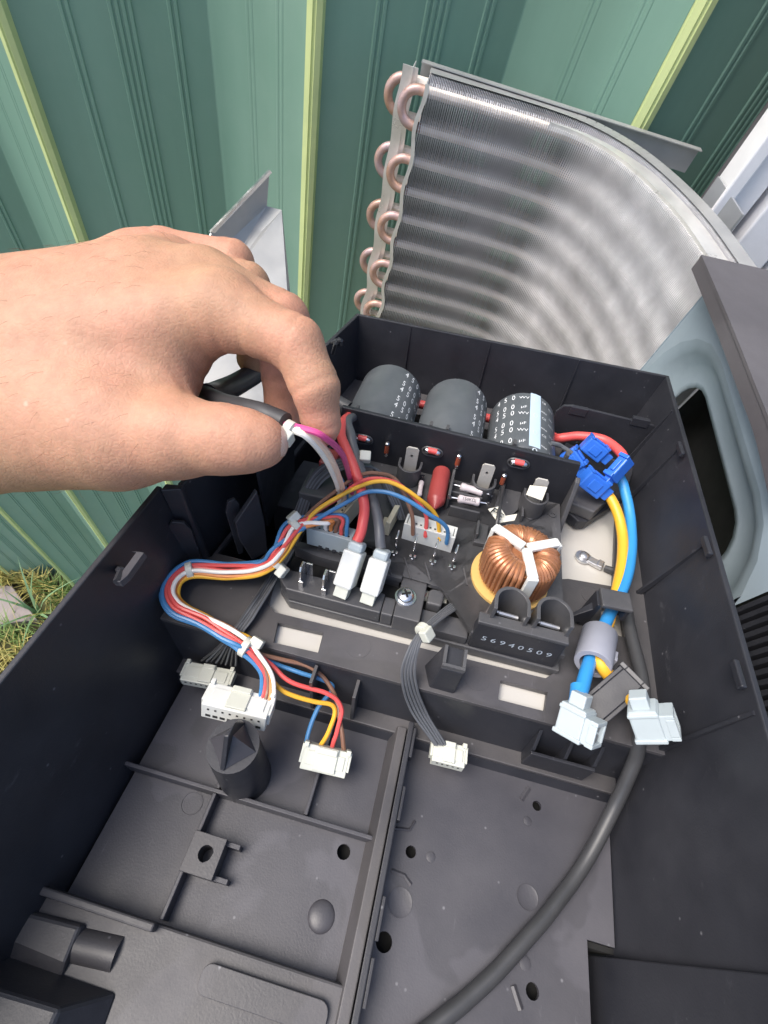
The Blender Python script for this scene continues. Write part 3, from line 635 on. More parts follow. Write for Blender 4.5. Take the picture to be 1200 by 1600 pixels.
# front shelf of the left pocket, with a raised bar, hinge barrel and recess blocks
mb = MB(); mb.bx(-104, 12.8, -90, -6.5, ZF-1, -30); sh = obj('front_shelf', mb, 'lit_ledge_plastic', box, bevel=.8)
q = P2(330, 1540, -30); mb = MB(); mb.sheet(rrect(q[0]-4, 6, P2(318, 1556, -30)[1], P2(330, 1503, -30)[1], 3), -29.9, -27.6); obj('raised_pad', mb, 'lit_ledge_plastic', sh, bevel=.6)
a = P2(60, 1380, -26); b = P2(245, 1440, -26); mb = MB(); mb.box(((a[0]+b[0])/2, (a[1]+b[1])/2-1.5, -27.5), (b[0]-a[0], 2.4, 5)); obj('raised_bar', mb, 'lit_ledge_plastic', sh, bevel=.6)
a = P2(10, 1412, -22); b = P2(120, 1440, -22); c_ = P2(90, 1480, -22); mb = MB(); mb.hexa([(a[0], c_[1]-8, -30), (c_[0]+3, c_[1]-8, -30), (b[0]+1, b[1], -30), (a[0], a[1], -30)], [(a[0], c_[1]-2, -26.5), (c_[0]+3, c_[1]-3, -26.5), (b[0], b[1]-1, -26.5), (a[0], a[1]-1, -26.5)]); obj('hinge_block', mb, 'lit_ledge_plastic', sh, bevel=1)
a = P2(110, 1462, -24); b = P2(180, 1478, -24); mb = MB(); mb.tube([(a[0], a[1]-2, -32), (b[0], b[1]-2, -32)], 4.8, 16); obj('hinge_barrel', mb, 'lit_ledge_plastic', sh, smooth=True)
a = P2(0, 1500, -14); b = P2(150, 1545, -14); mb = MB(); mb.hexa([(-104, -62, -30), (b[0]+6, -62, -30), (b[0]+2, b[1]-1, -30), (-104, a[1], -30)], [(-104, -62, -14), (b[0]-4, -62, -14), (b[0]-8, b[1]-6, -16), (-104, a[1]-6, -14)]); obj('hinge_block', mb, BP, sh, bevel=1)
# corner well at the lower right, its shade put into a near-black colour
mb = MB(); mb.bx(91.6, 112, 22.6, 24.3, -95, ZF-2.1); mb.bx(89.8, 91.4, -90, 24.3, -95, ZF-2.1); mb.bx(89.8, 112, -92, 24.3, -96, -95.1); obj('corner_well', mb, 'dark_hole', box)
mb = MB(); mb.hexa([(95.0, -90, -60), (99, -90, -60), (100.5, 21.5, -60), (95.5, 21.5, -60)], [(108.2, -90, 36), (109.8, -90, 36), (112.5, 21.5, 36), (111.2, 21.5, 36)]); obj('wall_liner', mb, BP, box, bevel=.5)

# clips and guides standing on the ledge, left
def plate_px(name, pts, th, m=BP, parent=box, z=0, lean=0):
    """upright plate: pts = (px, py) outline; the first two are its foot on plane z, the rest are met on the upright plane through the foot"""
    a, b = np.array(A(*pts[0], z)), np.array(A(*pts[1], z)); d = b-a; d[2] = 0; nn = np.array([d[1], -d[0], 0]); nn /= np.linalg.norm(nn); nn2 = nn + np.array([0,0,lean]); nn2 /= np.linalg.norm(nn2)
    P_ = [a, b]
    for (px, py) in pts[2:]:
        q = TM @ _ray(px, py); o_ = np.array([0,0,HMM]); t = ((a-o_) @ nn2)/(q @ nn2); P_.append(o_+q*t)
    mb = MB(); m_ = len(P_); o_ = nn2*th
    mb.add([tuple(p-o_*.5) for p in P_]+[tuple(p+o_*.5) for p in P_], [tuple(range(m_)), tuple(range(2*m_-1, m_-1, -1))]+[(k, m_+k, m_+(k+1)%m_, (k+1)%m_) for k in range(m_)])
    bm = bmesh.new(); me = mesh_of(mb, BASE[parent.name]); bm.from_mesh(me); bmesh.ops.recalc_face_normals(bm, faces=bm.faces); bm.to_mesh(me); bm.free()
    o = bpy.data.objects.new(name, me); link(o); me.materials.append(M[m]); o.parent = parent; BASE[o.name] = BASE[parent.name]
    md_ = o.modifiers.new('bevel', 'BEVEL'); md_.width = .0004; md_.segments = 2; md_.limit_method = 'ANGLE'; return o
plate_px('guide_clip', [(272, 885), (318, 880), (300, 828), (288, 815), (268, 813), (258, 830)], 1.6)
plate_px('guide_clip', [(372, 865), (380, 862), (374, 786), (366, 778), (355, 783), (352, 800)], 1.6)
plate_px('guide_plate', [(392, 872), (417, 860), (412, 812), (400, 765), (366, 815), (372, 840)], 2.4)
mb = MB(); mb.box(A(398, 815, 22), (1.2, 5, 1.4), u=(1,.3,0)); obj('latch_clip', mb, 'lit_ledge_plastic', box)
plate_px('inner_partition', [(418, 822), (442, 762), (458, 742), (458, 690), (442, 640), (395, 700)], 1.8)
mb = MB(); mb.bx(-92, -63, 118.5, 121, -40, -2.4); obj('well_wall', mb, BP, box)
mb = MB(); mb.bx(-62.3, -60.8, 121, 258, -40, 12); obj('well_wall', mb, BP, box)
mb = MB(); mb.hexa([(-84, 165, -30), (-70, 165, -30), (-68, 205, -30), (-80, 205, -30)], [(-84, 165, -8), (-70, 165, -8), (-68, 205, -8), (-80, 205, -8)]); obj('well_block', mb, 'lit_floor_plastic', box, bevel=.5)
# black pillar in front of the heat sink, and cable guides at the right
q = P2(706, 1084); q2 = P2(660, 1072)
mb = MB(); mb.hexa([(q2[0]-1, YL-1, ZS), (q[0], YL-1, ZS), (q[0], YL+10, 0), (q2[0]-1, YL+10, 0)], [(18.5, YL+3, 16), (27.5, YL+3, 16), (27.5, YL+13, 16), (18.5, YL+13, 16)]); pl = obj('pillar', mb, BP, box, bevel=.6)
mb = MB(); mb.hexa([(18.6, YL+3.2, 16.05), (27.4, YL+3.2, 16.05), (27.4, YL+4.4, 16.05), (18.6, YL+4.4, 16.05)], [(18.6, YL+3.2, 18), (27.4, YL+3.2, 18), (27.4, YL+4.4, 18), (18.6, YL+4.4, 18)]); mb.bx(18.6, 19.8, YL+4.5, YL+12, 16.05, 18); mb.bx(26.2, 27.4, YL+4.5, YL+12, 16.05, 18); obj('pillar_lip', mb, 'board_plastic', pl)
# hook holding the blue and yellow wires
hk = np.array(A(962, 938, 20)); mb = MB(); mb.box((hk[0], hk[1], 20), (13, 9.5, 2.2), u=(1, .05, 0), v=(-.05, 1, 0)); hook = obj('cable_hook', mb, 'board_plastic', box, bevel=.6)
mb = MB(); mb.hexa([(hk[0]-9, hk[1]-3, 0), (hk[0]-5, hk[1]-3, 0), (hk[0]-5, hk[1]+3, 0), (hk[0]-9, hk[1]+3, 0)], [(hk[0]-7.5, hk[1]-4, 19), (hk[0]-5.8, hk[1]-4, 19), (hk[0]-5.8, hk[1]+4, 19), (hk[0]-7.5, hk[1]+4, 19)]); mb.hexa([(hk[0]-17, hk[1]-6, 5), (hk[0]-7, hk[1]-3.4, 3), (hk[0]-7, hk[1]+1, 3), (hk[0]-17, hk[1]-5, 5)], [(hk[0]-17, hk[1]-6, 6), (hk[0]-6.5, hk[1]-3.4, 16), (hk[0]-6.5, hk[1]+1, 16), (hk[0]-17, hk[1]-5, 6)]); obj('hook_stem', mb, BP, hook, bevel=.3)
mb = MB(); mb.bx(hk[0]+4.6, hk[0]+6.2, hk[1]-4, hk[1]+4, 12, 19); obj('hook_lip', mb, BP, hook, bevel=.3)
# square tube guide at the lower right of the ledge
ta, tb = np.array(A(985, 1062, 14)), np.array(A(905, 1130, 2)); u = (ta-tb)/np.linalg.norm(ta-tb); side = np.cross(u, (0,0,1)); side /= np.linalg.norm(side); upv = np.cross(side, u)
mb = MB()
for (so_, uo, sz) in ((-5, 0, (1.6, 11)), (5, 0, (1.6, 11))): mb.box((ta+tb)/2+side*so_, (np.linalg.norm(ta-tb), 1.6, 11), u=u, v=side)
for uo in (-5.3, 5.3): mb.box((ta+tb)/2+upv*uo, (np.linalg.norm(ta-tb), 8.3, 1.5), u=u, v=side)
gt = obj('guide_tube', mb, BP, box, bevel=.3)
mb = MB()
for so_ in (-5, 5): mb.box(ta+side*so_+u*.9, (1.8, 2.6, 12.6), u=u, v=side)
for uo in (-5.5, 5.5): mb.box(ta+upv*uo+u*.9, (1.8, 7.3, 2.0), u=u, v=side)
obj('guide_rim', mb, 'board_plastic', gt, bevel=.3)
q = A(880, 1168, -6); mb = MB(); mb.bx(q[0]-9, q[0]+17, 75.2, 76.6, ZS, -17); pbk = obj('plug_bracket', mb, BP, box, bevel=.3)
for x_ in (q[0]-9, q[0]+4, q[0]+15.6):
    mb = MB(); mb.hexa([(x_, 76.7, ZS), (x_+1.4, 76.7, ZS), (x_+1.4, YL-.6, ZS), (x_, YL-.6, ZS)], [(x_, 76.7, -16), (x_+1.4, 76.7, -16), (x_+1.4, YL-.6, -6), (x_, YL-.6, -6)]); obj('bracket_web', mb, BP, pbk, bevel=.2)
# pedestal under the blue terminals
mb = MB(); q = P2(907, 822); out = [P2(842, 775), P2(898, 824), P2(912, 824), P2(972, 785), P2(985, 740), P2(880, 700)]
mb.sheet(out, -1, 5); ped = obj('terminal_pedestal', mb, BP, box, bevel=.8)
mb = MB(); q = P2(915, 770, 12); mb.sheet([(q[0]-16, q[1]-9), (q[0]+4, q[1]-14), (q[0]+18, q[1]+8), (q[0]-2, q[1]+16)], 5, 12); obj('terminal_block', mb, 'board_plastic', ped, bevel=.8)

# ================================================================== HEAT SINK PLATE under the openings
hs = thing('heat_sink_plate', 'pale grey aluminium heat sink plate showing through the openings of the box', 'plate', (0, 150, -6))
mb = MB(); mb.bx(-62, 106, 84.5, 270, -6, -3.2); obj('plate', mb, 'heat_sink', hs)
lg = thing('ring_terminal', 'small grey crimped ring terminal screwed to the pale plate', 'terminal', A(912, 870, -3))
q = A(912, 870, -1.5); q2 = A(945, 888, -1.5); mb = MB(); mb.lathe((q[0], q[1], -2.6), [(4.2, 0), (4.2, 1.2), (3.2, 1.3)], 18); mb.lathe((q[0], q[1], -1.4), [(2.4, 0), (2.4, 1.6), (1.6, 2.2)], 12); obj('ring', mb, 'steel', lg, smooth=True)
d = np.array(q2)-np.array(q); mb = MB(); mb.box((np.array(q)+d*.55), (np.linalg.norm(d)*.7, 4.6, 2.0), u=d, v=(-d[1], d[0], 0)); mb.box((np.array(q)+d*.75+np.array([0,0,1.2])), (3.0, 5.2, 1.2), u=d, v=(-d[1], d[0], 0)); obj('crimp', mb, 'steel', lg, bevel=.5)
mb = MB(); mb.tube(crom([q2, np.array(q2)+d*.3+(0,0,1), np.array(q2)+d*.7+(0,2,0)], 4), 1.8, 8); obj('wire_stub', mb, 'black_insulation', lg, smooth=True)

# ================================================================== CIRCUIT BOARD with its soldered parts
ZD = 14.0
cb = thing('circuit_board', 'dark grey circuit board module with capacitors and copper toroid on the pale plate', 'circuit board', (0, 150, -3))
BD = 'board_plastic'
mb = MB(); mb.sheet([(-50, 103.5), (68.5, 103.5), (68.5, 258), (-58, 258), (-58, 114), (-56, 109)], -2.8, 3.0); obj('base_flange', mb, BD, cb, bevel=.5)
mb = MB(); mb.sheet([(-48, 106), (66, 106), (66, 256), (-55.5, 256), (-55.5, 116), (-53, 110)], 3.05, 6.0); obj('well_floor', mb, 'dark_hole', cb)
# front terminal shelf
def shelf_piece(x0, x1, zt, y0=104.2, y1=117, m=BD, cham=0):
    mb = MB(); out = [(x0+cham, y0), (x1, y0), (x1, y1), (x0, y1), (x0, y0+cham)] if cham else [(x0, y0), (x1, y0), (x1, y1), (x0, y1)]
    mb.sheet(out, 3.05, zt); return obj('terminal_shelf', mb, m, cb, bevel=.6)
shelf_piece(-56, -9.5, 11.0, y1=114, cham=5); shelf_piece(-9.3, -4.2, 11.0, y1=113); 
mb = MB(); mb.bx(-4.0, 7.2, 103.4, 132, 3.05, 13.0); scr_b = obj('screw_bridge', mb, BD, cb, bevel=.5)
mb = MB(); mb.sheet([(7.4, 104.4), (28.2, 104.4), (28.2, 113), (7.4, 113)], 3.05, 8.5); obj('terminal_shelf', mb, BD, cb, bevel=.5)
# deck with slots and holes
def D2(px, py, z=ZD): q = A(px, py, z); return (q[0], q[1])
holes = []
for (px, py, w, h_) in ((577, 847, 4.2, 1.7), (671, 852, 4.8, 1.8), (696, 859, 4.8, 1.8), (735, 844, 1.9, 4.4), (727, 877, 1.8, 4.2), (689, 809, 1.9, 3.4), (800, 775, 4.6, 1.6), (845, 824, 4.6, 1.8), (765, 811, 4.8, 1.7), (592, 735, 4.0, 1.4), (640, 880, 4.4, 1.5), (612, 845, 1.5, 3.6), (838, 853, 3.6, 1.5), (706, 775, 1.4, 4.0), (664, 788, 3.2, 1.4)):
    x, y = D2(px, py); holes.append([(x-w/2, y-h_/2), (x+w/2, y-h_/2), (x+w/2, y+h_/2), (x-w/2, y+h_/2)])
for (px, py) in ((630, 845), (660, 862), (688, 870), (716, 862), (742, 872), (600, 880), (618, 885), (655, 897), (738, 900), (845, 790), (852, 776), (812, 792), (775, 785), (742, 796), (690, 795), (632, 770), (620, 760), (725, 804), (728, 824), (748, 820), (720, 847), (793, 788), (792, 800), (711, 907), (700, 890), (652, 800), (822, 836), (832, 838), (606, 830), (640, 790)):
    x, y = D2(px, py); holes.append(circ(x, y, .75, 8))
for (px, py) in ((827, 809), (863, 805), (861, 845)):
    x, y = D2(px, py); holes.append(circ(x, y, .8, 8))
front = [(-56.5, 125), (-43, 122.5), (-4.2, 121.5), (-4.2, 132.5), (7.4, 132.5), (7.4, 124), (9, 122.5), (14, 122.5), (16, 120), (20, 118.5), (28.4, 117.5), (28.4, 104.4), (66.5, 104.4), (66.5, 194), (-54, 194)]
mb = MB(); mb.sheet(front, ZD-2.4, ZD, holes); deck = obj('deck', mb, BD, cb, bevel=.3)
mb = MB(); mb.sheet([(-55, 125.4), (-44, 123.4), (-5, 122.4), (-5, 130), (-55, 130)], 6.1, ZD-2.5); obj('deck_skirt', mb, BD, cb)
mb = MB(); mb.bx(28.6, 66.3, 105.2, 120, 3.1, ZD-2.5); mb.bx(62, 66.3, 120.2, 192, 3.1, ZD-2.5); obj('deck_skirt', mb, BD, cb)
mb = MB(); mb.sheet([(8.5, 114), (15, 114), (15.5, 120.5), (14, 121.8), (9.5, 121.8), (8.5, 120.5)], 6.1, 12.4); obj('support_block', mb, BD, cb, bevel=1.2)
for (px, py) in ((827, 809), (863, 805), (861, 845)):
    x, y = D2(px, py); mb = MB(); mb.lathe((x, y, ZD+.02), [(1.9, 0), (1.9, .7), (1.1, .7), (1.1, .1)], 14); obj('solder_ring', mb, BD, deck, smooth=True)
# raised platforms on the deck
for pts, z1 in (([(782, 755), (815, 764), (808, 800), (795, 812), (768, 805)], 2.0), ([(745, 822), (762, 826), (757, 856), (738, 852)], 2.6)):
    mb = MB(); mb.sheet([D2(*p) for p in pts][::-1], ZD+.02, ZD+z1); obj('raised_platform', mb, BD, deck, bevel=.4)
x, y = D2(742, 838); mb = MB(); mb.bx(x-.6, x+.6, y-4, y+5, ZD, ZD+6.5); obj('deck_wall', mb, BD, deck, bevel=.3)
x, y = D2(808, 800); mb = MB(); mb.bx(x+1, x+2.2, y-7, y+5, ZD, ZD+5); obj('deck_wall', mb, BD, deck, bevel=.3)
for (pa, pb_) in (((600, 868), (612, 900)), ((632, 872), (642, 905)), ((664, 880), (672, 908)), ((724, 888), (730, 915)), ((820, 850), (856, 860))):
    a, b = D2(*pa), D2(*pb_); mb = MB(); dd_ = Vector((b[0]-a[0], b[1]-a[1], 0)); mb.box(((a[0]+b[0])/2, (a[1]+b[1])/2, ZD+.3), (dd_.length, .7, .56), u=dd_, v=(-dd_.y, dd_.x, 0)); obj('deck_ridge', mb, BD, deck)
# screw with washer
sx, sy = (A(634, 931, 14))[:2]
mb = MB(); mb.lathe((sx, sy, 13.05), [(4.6, 0), (4.6, .5), (3.6, .6)], 24); ws = obj('washer', mb, 'bright_metal', cb, smooth=True)
mb = MB(); mb.lathe((sx, sy, 13.7), [(3.7, 0), (3.7, .8), (3.2, 1.7), (2.0, 2.2), (.1, 2.35)], 24); sc = obj('screw_head', mb, 'bright_metal', cb, smooth=True)
mb = MB(); mb.box((sx, sy, 15.75), (4.0, .9, .8), u=(1,.5,0), v=(-.5,1,0)); mb.box((sx, sy, 15.76), (4.0, .9, .8), u=(-.5,1,0), v=(-1,-.5,0)); obj('cross_recess', mb, 'dark_hole', sc)
# divider plate with gussets, leaning a little
mb = MB(); mb.hexa([(-54, 193.2, 3.1), (70, 193.2, 3.1), (70, 195.8, 3.1), (-54, 195.8, 3.1)], [(-54, 192.6, 45), (66.5, 192.6, 42), (66.5, 195.2, 42), (-54, 195.2, 45)]); dp = obj('divider_plate', mb, 'black_plastic', cb, bevel=.5)
mb = MB(); mb.hexa([(67.2, 178, 3.1), (69.6, 178, 3.1), (69.6, 193.0, 3.1), (67.2, 193.0, 3.1)], [(67.2, 190, 33), (69.6, 190, 33), (69.6, 193, 34), (67.2, 193, 34)]); obj('gusset', mb, BD, dp, bevel=.5)
for x_ in (-47, -8.5, 0, 34, 60):
    mb = MB(); mb.bx(x_-.8, x_+.8, 195.9, 199.5, 38, 43.5); obj('plate_tab', mb, BD, dp, bevel=.2)
# diodes on the plate face, in oval rims
def diode(px, py, horiz, red):
    q = AY(px, py, 191.5)
    if horiz:
        mb = MB(); L_, r_ = 9.0, 2.6; pr = []
        for k in range(24):
            a = 2*math.pi*k/24; cx = (L_/2-r_)*(1 if math.cos(a) > 0 else -1); pr.append((q[0]+cx+r_*1.25*math.cos(a), 191.6, q[2]-1+r_*math.sin(a)))
        mb.tube(pr+[pr[0]], .55, 5, caps=False); rim = obj('oval_rim', mb, BD, dp, smooth=True)
        mb = MB(); mb.lathe((q[0]-3, 190.6, q[2]), [(.5, -1.4), (1.0, -1.2), (1.5, -.2), (1.5, 1.2)], 10, axis=(1,0,0)); mb.lathe((q[0]+3, 190.6, q[2]), [(1.5, -1.2), (1.5, .2), (1.0, 1.2), (.5, 1.4)], 10, axis=(1,0,0)); obj('diode_lead', mb, 'bright_metal', dp, smooth=True)
        mb = MB(); mb.lathe((q[0], 190.8, q[2]+.3), [(.8, -2.7), (1.6, -2.3), (1.6, 2.3), (.8, 2.7)], 12, axis=(1,0,0)); obj('diode', mb, 'red_insulation', dp, smooth=True)
    else:
        mb = MB(); mb.lathe((q[0], 190.6, q[2]), [(.7, -3.0), (1.3, -2.6), (1.3, 2.6), (.7, 3.0)], 12); obj('diode', mb, 'diode_glass', dp, smooth=True)
        mb = MB(); mb.lathe((q[0], 190.6, q[2]-3.4), [(.9, -1.6), (1.2, -.6), (.8, .4)], 8); mb.lathe((q[0], 190.6, q[2]+2.8), [(1.35, -.4), (1.35, .8), (.8, 1.3)], 10); obj('diode_lead', mb, 'bright_metal', dp, smooth=True)
for a in ((567, 684, 1, 1), (676, 704, 1, 1), (811, 722, 1, 1), (605, 699, 0, 0), (716, 718, 0, 0), (786, 748, 0, 0)): diode(*a)
# U-shaped terminal cups with blade tabs
def cup(px, py, paper=False):
    q = A(px, py, 25); cx, cy = q[0], q[1]+6.2
    R1, R2 = 6.2, 5.0; zt = 25
    out = circ(cx, cy, R1, 14, math.pi, 2*math.pi) + [(cx+R1, cy+4)] + [(cx+R2, cy+4)] + circ(cx, cy, R2, 14, 2*math.pi, math.pi) + [(cx-R2, cy+4), (cx-R1, cy+4)]
    mb = MB(); mb.sheet(out, ZD+.02, zt); o = obj('terminal_cup', mb, BD, cb, smooth=True, bevel=.3)
    mb = MB(); mb.sheet(circ(cx, cy, R2+.1, 16, math.pi, 2*math.pi)+[(cx+R2, cy+4.5), (cx-R2, cy+4.5)], ZD+3, ZD+4.5); obj('cup_floor', mb, BD, o)
    mb = MB(); yb = cy+1.5; zz = 35
    pr = [(-3.2, 18), (3.2, 18), (3.2, zz-1.2), (2.2, zz), (-2.2, zz), (-3.2, zz-1.2)]; hl = circ(0, zz-5, .8, 8)
    trs = tessellate_polygon([[Vector((a, b, 0)) for a, b in pr], [Vector((a, b, 0)) for a, b in hl]]); ap = pr+hl; nA = len(ap)
    mb.add([(cx+a, yb-.5, b) for a, b in ap]+[(cx+a, yb+.5, b) for a, b in ap], [tuple(t) for t in trs]+[tuple(k+nA for k in t[::-1]) for t in trs]+[(k, (k+1)%6, nA+(k+1)%6, nA+k) for k in range(6)])
    obj('blade_tab', mb, 'heat_sink', o)
    if paper:
        mb = MB(); q1, q2, q3, q4 = AY(828, 759, cy-1), AY(855, 762, cy-1.5), AY(847, 782, cy-5), AY(822, 773, cy-4)
        mb.add([q4, q3, q2, q1]+[(p[0], p[1]+.4, p[2]) for p in (q4, q3, q2, q1)], [(0,1,2,3), (7,6,5,4), (0,4,5,1), (1,5,6,2), (2,6,7,3), (3,7,4,0)]); tag(obj('paper_slip', mb, 'paper', o), 'cream paper slip tucked into the cup')
cup(637, 738); cup(755, 765); cup(838, 788, True)
# film capacitor, resistors in their troughs
a, b = np.array(A(690, 740, 22)), np.array(A(679, 792, 20)); dd = b-a; 
mb = MB(); mb.lathe(a, [(1.5, -2.5), (4.2, -1.6), (4.6, 0), (4.6, np.linalg.norm(dd)*.8), (4.3, np.linalg.norm(dd)*.86), (.8, np.linalg.norm(dd)+1.5)], 18, axis=dd); obj('film_capacitor', mb, 'red_capacitor', cb, smooth=True)
x, y = D2(702, 770, 18); mb = MB(); mb.bx(x-.7, x+.7, y-8, y+12, ZD+.02, 24); obj('deck_wall', mb, BD, deck, bevel=.3)
def resistor(p, q, r_=2.2, m='resistor_body'):
    p, q = np.array(p), np.array(q); L_ = np.linalg.norm(q-p); mb = MB(); mb.lathe(p, [(r_*.5, 0), (r_*.95, .6), (r_, 2.0), (r_*.86, 3.2), (r_*.86, L_-3.2), (r_, L_-2.0), (r_*.95, L_-.6), (r_*.5, L_)], 16, axis=q-p); o = obj('resistor', mb, m, cb, smooth=True)
    u_ = (q-p)/L_; mb = MB(); mb.tube([p-u_*4, p], .5, 6); mb.tube([q, q+u_*4], .5, 6); mb.lathe(p-u_*4, [(1.2, -.5), (1.2, .5)], 8, axis=(0,.3,1)); mb.lathe(q+u_*4, [(1.2, -.5), (1.2, .5)], 8, axis=(0,.3,1)); obj('lead', mb, 'bright_metal', o, smooth=True); return o
r1 = resistor(A(719, 760, 22), A(755, 770, 22)); r2 = resistor(A(715, 779, 22), A(750, 785, 22))
resistor(A(659, 752, 17), A(655, 775, 17), 1.4)
v_, f_ = text_mesh('150KΩJ', 2.2); 
p_, q_ = np.array(A(715, 779, 22)), np.array(A(750, 785, 22)); u_ = (q_-p_)/np.linalg.norm(q_-p_); vv = np.cross((0,-.55,.83), u_); cm = (p_+q_)/2
mb = MB(); mb.add([tuple(cm + u_*a[0] + vv*a[1]*.9 + np.array([0,-.55,.83])*2.15) for a in v_], f_); obj('printing', mb, 'print_black', r2)
for (pa, pb_) in (((702, 772), (752, 784)), ((702, 796), (748, 806))):
    a, b = D2(*pa, 18), D2(*pb_, 18); mb = MB(); mb.box(((a[0]+b[0])/2, (a[1]+b[1])/2, ZD+3.4), (b[0]-a[0], 1.3, 6.6)); obj('trough_wall', mb, BD, deck, bevel=.3)
# upright pin terminals in a row
for (px, py) in ((617, 862), (645, 868), (676, 876), (706, 884)):
    q = A(px, py, ZD); mb = MB(); mb.box((q[0], q[1]+.5, ZD+5.6), (.8, 2.6, 11.0), u=(1,0,.05), v=(0,1,.1)); mb.hexa([(q[0]-.4, q[1]-.6, ZD+11), (q[0]+.4, q[1]-.6, ZD+11), (q[0]+.4, q[1]+1.8, ZD+11), (q[0]-.4, q[1]+1.8, ZD+11)], [(q[0]-.3, q[1]+.6, ZD+14), (q[0]+.3, q[1]+.6, ZD+14), (q[0]+.3, q[1]+1.4, ZD+14), (q[0]-.3, q[1]+1.4, ZD+14)])
    mb.bx(q[0]-1.5, q[0]-.5, q[1]-2.6, q[1]-1.2, ZD, ZD+2.4); mb.bx(q[0]+.5, q[0]+1.5, q[1]-2.6, q[1]-1.2, ZD, ZD+2.4); mb.bx(q[0]-.5, q[0]+.5, q[1]-3.6, q[1]-2.8, ZD, ZD+1.8); obj('pin_terminal', mb, 'bright_metal', cb, bevel=.15)
# bare blade terminals on the front shelf
for (px, py) in ((473, 905), (508, 917)):
    q = A(px, py, 11); x, y = q[0], q[1]
    mb = MB(); pr = [(-3.2, 11), (3.0, 11), (3.0, 20), (1.8, 21.8), (-1.6, 21.8), (-2.6, 20), (-3.2, 15)]; k = len(pr)
    mb.add([(x-.45, y+a, b) for a, b in pr]+[(x+.45, y+a, b) for a, b in pr], [tuple(range(k)), tuple(range(2*k-1, k-1, -1))]+[(i, k+i, k+(i+1)%k, (i+1)%k) for i in range(k)]); mb.bx(x-.4, x+1.6, y-4.2, y-3.4, 11, 15); mb.bx(x+.6, x+3.6, y+3.0, y+3.8, 11, 19); obj('blade_tab', mb, 'bright_metal', cb, bevel=.15)
# white header sockets
def header(pc, u, L_, W_, H_, n, mt='white_nylon', wv=None, name='header_socket'):
    c_ = np.array(pc); u = _n(u); w = np.array([0,0,1.0]); v = np.cross(w, u); mb = MB()
    mb.box(c_+v*(-W_/2+.5), (L_, 1.0, H_), u=u, v=v); mb.box(c_+v*(W_/2-.5), (L_, 1.0, H_*.8), u=u, v=v)
    for s_ in (-1, 1): mb.box(c_+u*s_*(L_/2-.5), (1.0, W_-2.02, H_*.9), u=u, v=v)
    mb.box(c_-w*(H_/2-.8), (L_-2.02, W_-2.02, 1.6), u=u, v=v); o = obj(name, mb, mt, cb, bevel=.2)
    mb = MB(); mb.box(c_+w*(H_*.12), (L_-2.6, W_-2.6, H_*.7), u=u, v=v); obj('plug', mb, mt, o, bevel=.25)
    mb = MB()
    for k in range(n): mb.box(c_+u*((k+.5)/n-.5)*(L_-4)+v*(-W_/2+2.2)+w*(H_*.47+.05), (.9, .7, .25), u=u, v=v)
    obj('contacts', mb, 'print_black', o); return o
header(A(671, 832, ZD+5), (1, -.06, 0), 24, 8, 11, 9)
header(A(520, 838, ZD+5), (1, -.05, 0), 22, 8, 11, 8, 'cool_white')
for k in range(6):
    q = A(500+k*11, 855+k*3, ZD+.5); mb = MB(); mb.box((q[0], q[1], ZD+.5), (1.6, 1.6, 1.0)); obj('solder_pad', mb, 'black_plastic', deck)
header(A(538, 800, ZD+6), (.28, 1, 0), 26, 7, 12, 8, 'beige_nylon')
q = A(613, 812, ZD+4); mb = MB(); mb.box((q[0], q[1], ZD+4.5), (2.4, 14, 9), u=(1,-.15,0), v=(.15,1,0)); mb.box((q[0]-2.6, q[1]-4, ZD+3), (2.6, 6, 6)); obj('header_socket', mb, 'beige_nylon', cb, bevel=.3)
mb = MB(); mb.box(A(500, 770, ZD+7), (15, 18, 13)); obj('relay', mb, BD, cb, bevel=.7)
mb = MB(); mb.box(A(515, 730, ZD+8), (8, 12, 15)); obj('film_capacitor', mb, 'red_capacitor', cb, bevel=1)
# small white labels in the front well
for i, (px, py, m_) in enumerate(((663, 939, 'R'), (687, 941, 'K'), (712, 946, '')) ):
    q = A(px, py, 6.1); mb = MB(); mb.box((q[0], q[1]+2.5, 6.5), (5.6, 5.2, .6)); o = obj('label_slip', mb, 'paper', cb)
    if m_:
        v_, f_ = text_mesh('/' if m_ == 'R' else 'K', 3.4); mb = MB(); mb.add([(q[0]+a[0], q[1]+2.5+a[1], 6.85) for a in v_], f_); obj('printing', mb, 'red_insulation' if m_ == 'R' else 'print_black', o)
